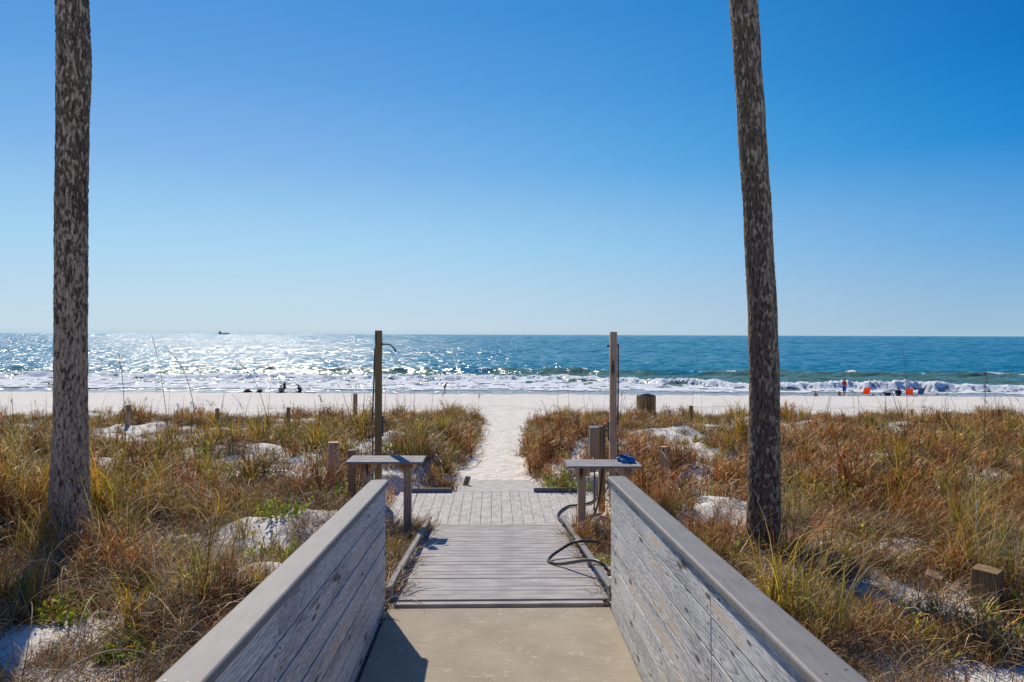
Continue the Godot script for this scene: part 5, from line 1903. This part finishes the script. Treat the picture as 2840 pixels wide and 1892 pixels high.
func make_beach() -> void:
	var skin := lin(0.50, 0.29, 0.20)
	var tan := lin(0.40, 0.21, 0.13)
	var dark_hair := lin(0.03, 0.018, 0.012)
	# by the water on the left: mostly seen from behind
	person("adult bather seated bare backed on the sand, left of the pair", on_ground(-25.35, 76.2, 0.02), PI, "sit", 1.72, tan, lin(0.07, 0.035, 0.02), [], [lin(0.02, 0.02, 0.03), 0.5])
	person("adult seated in a green top beside the bare backed bather", on_ground(-23.25, 76.1, 0.02), PI + 0.25, "sit_turned", 1.72, skin, dark_hair, [lin(0.012, 0.10, 0.075), 0.0], [lin(0.02, 0.02, 0.03), 0.6])
	person("child standing in front of the two seated bathers", on_ground(-25.2, 77.0, 0.02), 0.1, "stand", 1.28, tan, dark_hair, [lin(0.08, 0.04, 0.035), 0.0], [lin(0.02, 0.018, 0.02), 0.5], 1.15)
	var tw := thing("beach_towel", "dark towel spread under the seated bathers", "towel", Vector3(-24.0, ground(-24.0, 76.0), -76.0))
	var m := MB.new()
	m.cbox(Vector3(0.3, 0.012, 0.0), Vector3(2.1, 0.012, 0.7), 0.006, 0)
	part("cloth", m, tw, mat(lin(0.03, 0.035, 0.05), 0.95))
	for k in 2:
		var bag := thing("beach_bag", ["dark red and black bag left of the seated bathers", "small grey bag nearest the bare backed bather"][k], "bag", on_ground([-28.9, -27.6][k], 76.0))
		m = MB.new()
		var w: float = [0.32, 0.2][k]
		nets(m, [[Vector3(-w, 0.12, 0), Vector3(w, 0.12, 0), 0.13, 0.15], [Vector3(-w * 0.4, 0.22, 0), Vector3(w * 0.5, 0.25, 0), [0.14, 0.08][k], 0.1]], 0.035, 0.06)
		part("sack", m, bag, mat([lin(0.09, 0.02, 0.025), lin(0.05, 0.05, 0.06)][k], 0.9))
		m = MB.new()
		m.tube(smooth_path([Vector3(-w * 0.6, 0.25, 0.05), Vector3(-w * 0.2, 0.42, 0.06), Vector3(w * 0.3, 0.42, 0.06), Vector3(w * 0.6, 0.28, 0.05)], 4), [0.018], 6)
		part("handle", m, bag, M.dark)
	person("child in dark clothes walking stooped at the water's edge, alone", on_ground(-7.35, 76.4, 0.02), PI * 0.5, "stoop", 1.28, skin, lin(0.12, 0.05, 0.02), [lin(0.03, 0.035, 0.06), 0.5], [lin(0.02, 0.025, 0.05), 0.6], 1.12)
	# by the surf on the right
	person("man standing in a red shirt and blue shorts, looking down", on_ground(34.9, 73.0, 0.02), 0.35, "stand_down", 1.82, tan, dark_hair, [lin(0.62, 0.03, 0.03), 0.75], [lin(0.01, 0.11, 0.42), 0.85])
	person("small child sitting alone on the sand, leftmost of the right group", on_ground(31.8, 73.0, 0.02), 0.5, "sit", 0.98, skin, lin(0.10, 0.05, 0.02), [], [lin(0.03, 0.06, 0.2), 0.5], 1.25)
	person("small child in pink crouching at the feet of the man in red", on_ground(34.35, 72.8, 0.02), -0.7, "crouch", 1.05, skin, lin(0.06, 0.03, 0.015), [lin(0.50, 0.10, 0.11), 0.5], [lin(0.45, 0.08, 0.10), 0.4], 1.2)
	person("woman in dark clothes seated beside the second orange chair", on_ground(40.6, 73.0, 0.02), PI * 0.85, "sit", 1.78, skin, lin(0.16, 0.085, 0.035), [lin(0.02, 0.016, 0.035), 0.9], [lin(0.05, 0.07, 0.13), 0.95])
	beach_chair("wide orange beach chair right of the man in red", 37.0, 72.8, 0.1, lin(0.85, 0.16, 0.012), [], 1.2)
	beach_chair("orange beach chair at the right hand of the seated woman", 41.5, 72.6, -0.45, lin(0.85, 0.16, 0.012), [], 1.12)
	beach_chair("blue and grey beach chair, rightmost of the chairs", 42.55, 72.6, 0.15, lin(0.09, 0.12, 0.20), [lin(0.01, 0.19, 0.42)], 1.15)
	var cup := thing("cup", "red cup in the sand right of the first orange chair", "cup", on_ground(37.75, 72.6))
	m = MB.new()
	m.tube([Vector3(0, 0, 0), Vector3(0, 0.17, 0)], [0.055, 0.075], 12)
	part("body", m, cup, mat(lin(0.35, 0.03, 0.03), 0.5))
	m = MB.new()
	m.tube([Vector3(0, 0.17, 0), Vector3(0, 0.19, 0)], [0.079], 12)
	part("lid", m, cup, M.dark)
	# hooped shade with a dark blue bundle in it
	var hoop := thing("hooped_tent", "collapsed black hooped beach tent with dark blue cloth between the orange chairs", "tent", on_ground(39.35, 72.9))
	m = MB.new()
	var ring := []
	for k in 41:
		var t := TAU * k / 40.0
		ring.push_back(Vector3(cos(t) * 0.64, 0.27 + sin(t) * 0.255 + 0.05 * cos(t), -0.12 + sin(t) * 0.22))
	m.tube(ring, [0.035], 8)
	part("hoop", m, hoop, M.dark)
	m = MB.new()
	nets(m, [[Vector3(-0.22, 0.3, -0.05), Vector3(0.4, 0.33, -0.05), 0.12, 0.1], [Vector3(-0.1, 0.2, 0.0), Vector3(0.25, 0.12, 0.02), 0.13, 0.11]], 0.04, 0.06)
	part("cloth", m, hoop, mat(lin(0.02, 0.035, 0.10), 0.9))
	# gull at the edge
	var gull := thing("shore_bird", "small grey shore bird at the water's edge right of the blue chair", "bird", on_ground(44.3, 72.4), 0.4)
	m = MB.new()
	nets(m, [[Vector3(-0.14, 0.17, 0), Vector3(0.08, 0.20, 0), 0.03, 0.065], [Vector3(0.08, 0.2, 0), Vector3(0.13, 0.27, 0), 0.05, 0.04], [Vector3(0.13, 0.27, 0), Vector3(0.16, 0.28, 0), 0.04, 0.035], [Vector3(-0.26, 0.16, 0), Vector3(-0.1, 0.18, 0), 0.012, 0.05]], 0.018, 0.02)
	for sg in [-0.025, 0.025]:
		m.tube([Vector3(0.02, 0.15, sg), Vector3(0.0, 0.08, sg), Vector3(0.02, 0.0, sg), Vector3(0.06, 0.0, sg)], [0.006], 5)
	part("body", m, gull, mat(lin(0.22, 0.22, 0.23), 0.8))
	m = MB.new()
	m.tube([Vector3(0.18, 0.28, 0), Vector3(0.24, 0.27, 0)], [0.012, 0.004], 6)
	part("beak", m, gull, mat(lin(0.35, 0.18, 0.03), 0.5))

	# cargo ship on the horizon, bow to the right
	var ship := thing("cargo_ship", "cargo ship with deck cranes on the horizon", "ship", Vector3(-2730, -1.0, -6600), 0.0)
	var hullc := mat(lin(0.012, 0.035, 0.11), 0.6)
	m = MB.new()
	m.prism([Vector2(-52, 0), Vector2(48, 0), Vector2(54, 9), Vector2(54, 10.5), Vector2(42, 9), Vector2(-40, 8), Vector2(-52, 8.5)], -9.0, 9.0)
	part("hull", m, ship, hullc)
	m = MB.new()
	m.cbox(Vector3(-42, 15, 0), Vector3(7, 9, 8), 0.3)
	m.cbox(Vector3(-41, 26, 0), Vector3(4, 3, 7.5), 0.3)
	part("bridge_house", m, ship, mat(lin(0.10, 0.14, 0.22), 0.6))
	m = MB.new()
	m.tube([Vector3(-46, 22, 0), Vector3(-46, 33, 0)], [2.2, 2.0], 10)
	part("funnel", m, ship, hullc)
	for cx in [-22.0, 2.0, 26.0]:
		m = MB.new()
		m.tube([Vector3(cx, 8, 0), Vector3(cx, 23, 0)], [1.3, 0.9], 8)
		m.tube([Vector3(cx, 20, 0), Vector3(cx - 14, 14, 0)], [0.6, 0.4], 6)
		part("deck_crane", m, ship, hullc)
	for hx in [-11.0, 13.0, 36.0]:
		m = MB.new()
		m.cbox(Vector3(hx, 9.6, 0), Vector3(8, 1.2, 7), 0.2)
		part("hatch_cover", m, ship, hullc)

func _ready() -> void:
	make_camera_and_light()
	n_hill.seed = 3; n_hill.frequency = 0.33; n_hill.fractal_octaves = 3
	n_bump.seed = 5; n_bump.frequency = 0.9; n_bump.fractal_octaves = 3
	n_patch.seed = 8; n_patch.frequency = 1.0; n_patch.fractal_octaves = 2; n_patch.noise_type = FastNoiseLite.TYPE_SIMPLEX_SMOOTH
	n_foam.seed = 9; n_foam.frequency = 1.0; n_foam.fractal_octaves = 4
	var t := Time.get_ticks_msec()
	make_materials()
	print("materials ", Time.get_ticks_msec() - t); t = Time.get_ticks_msec()
	make_ground()
	make_sea()
	print("ground, sea ", Time.get_ticks_msec() - t); t = Time.get_ticks_msec()
	make_walkway()
	make_palms()
	print("walkway, palms ", Time.get_ticks_msec() - t); t = Time.get_ticks_msec()
	make_showers()
	rng.seed = 12
	bench("left wooden bench with the post's shadow across its boards", -2.03, -1.09, 8.45, 1.556, [-1.80, -1.29], true)
	bench("right wooden bench with blue clogs on its end", 0.657, 1.547, 8.2, 1.553, [0.845, 1.375], false)
	make_hose()
	make_clogs()
	make_dune_things()
	make_beach()
	print("things ", Time.get_ticks_msec() - t); t = Time.get_ticks_msec()
	make_plants()
	print("plants ", Time.get_ticks_msec() - t)
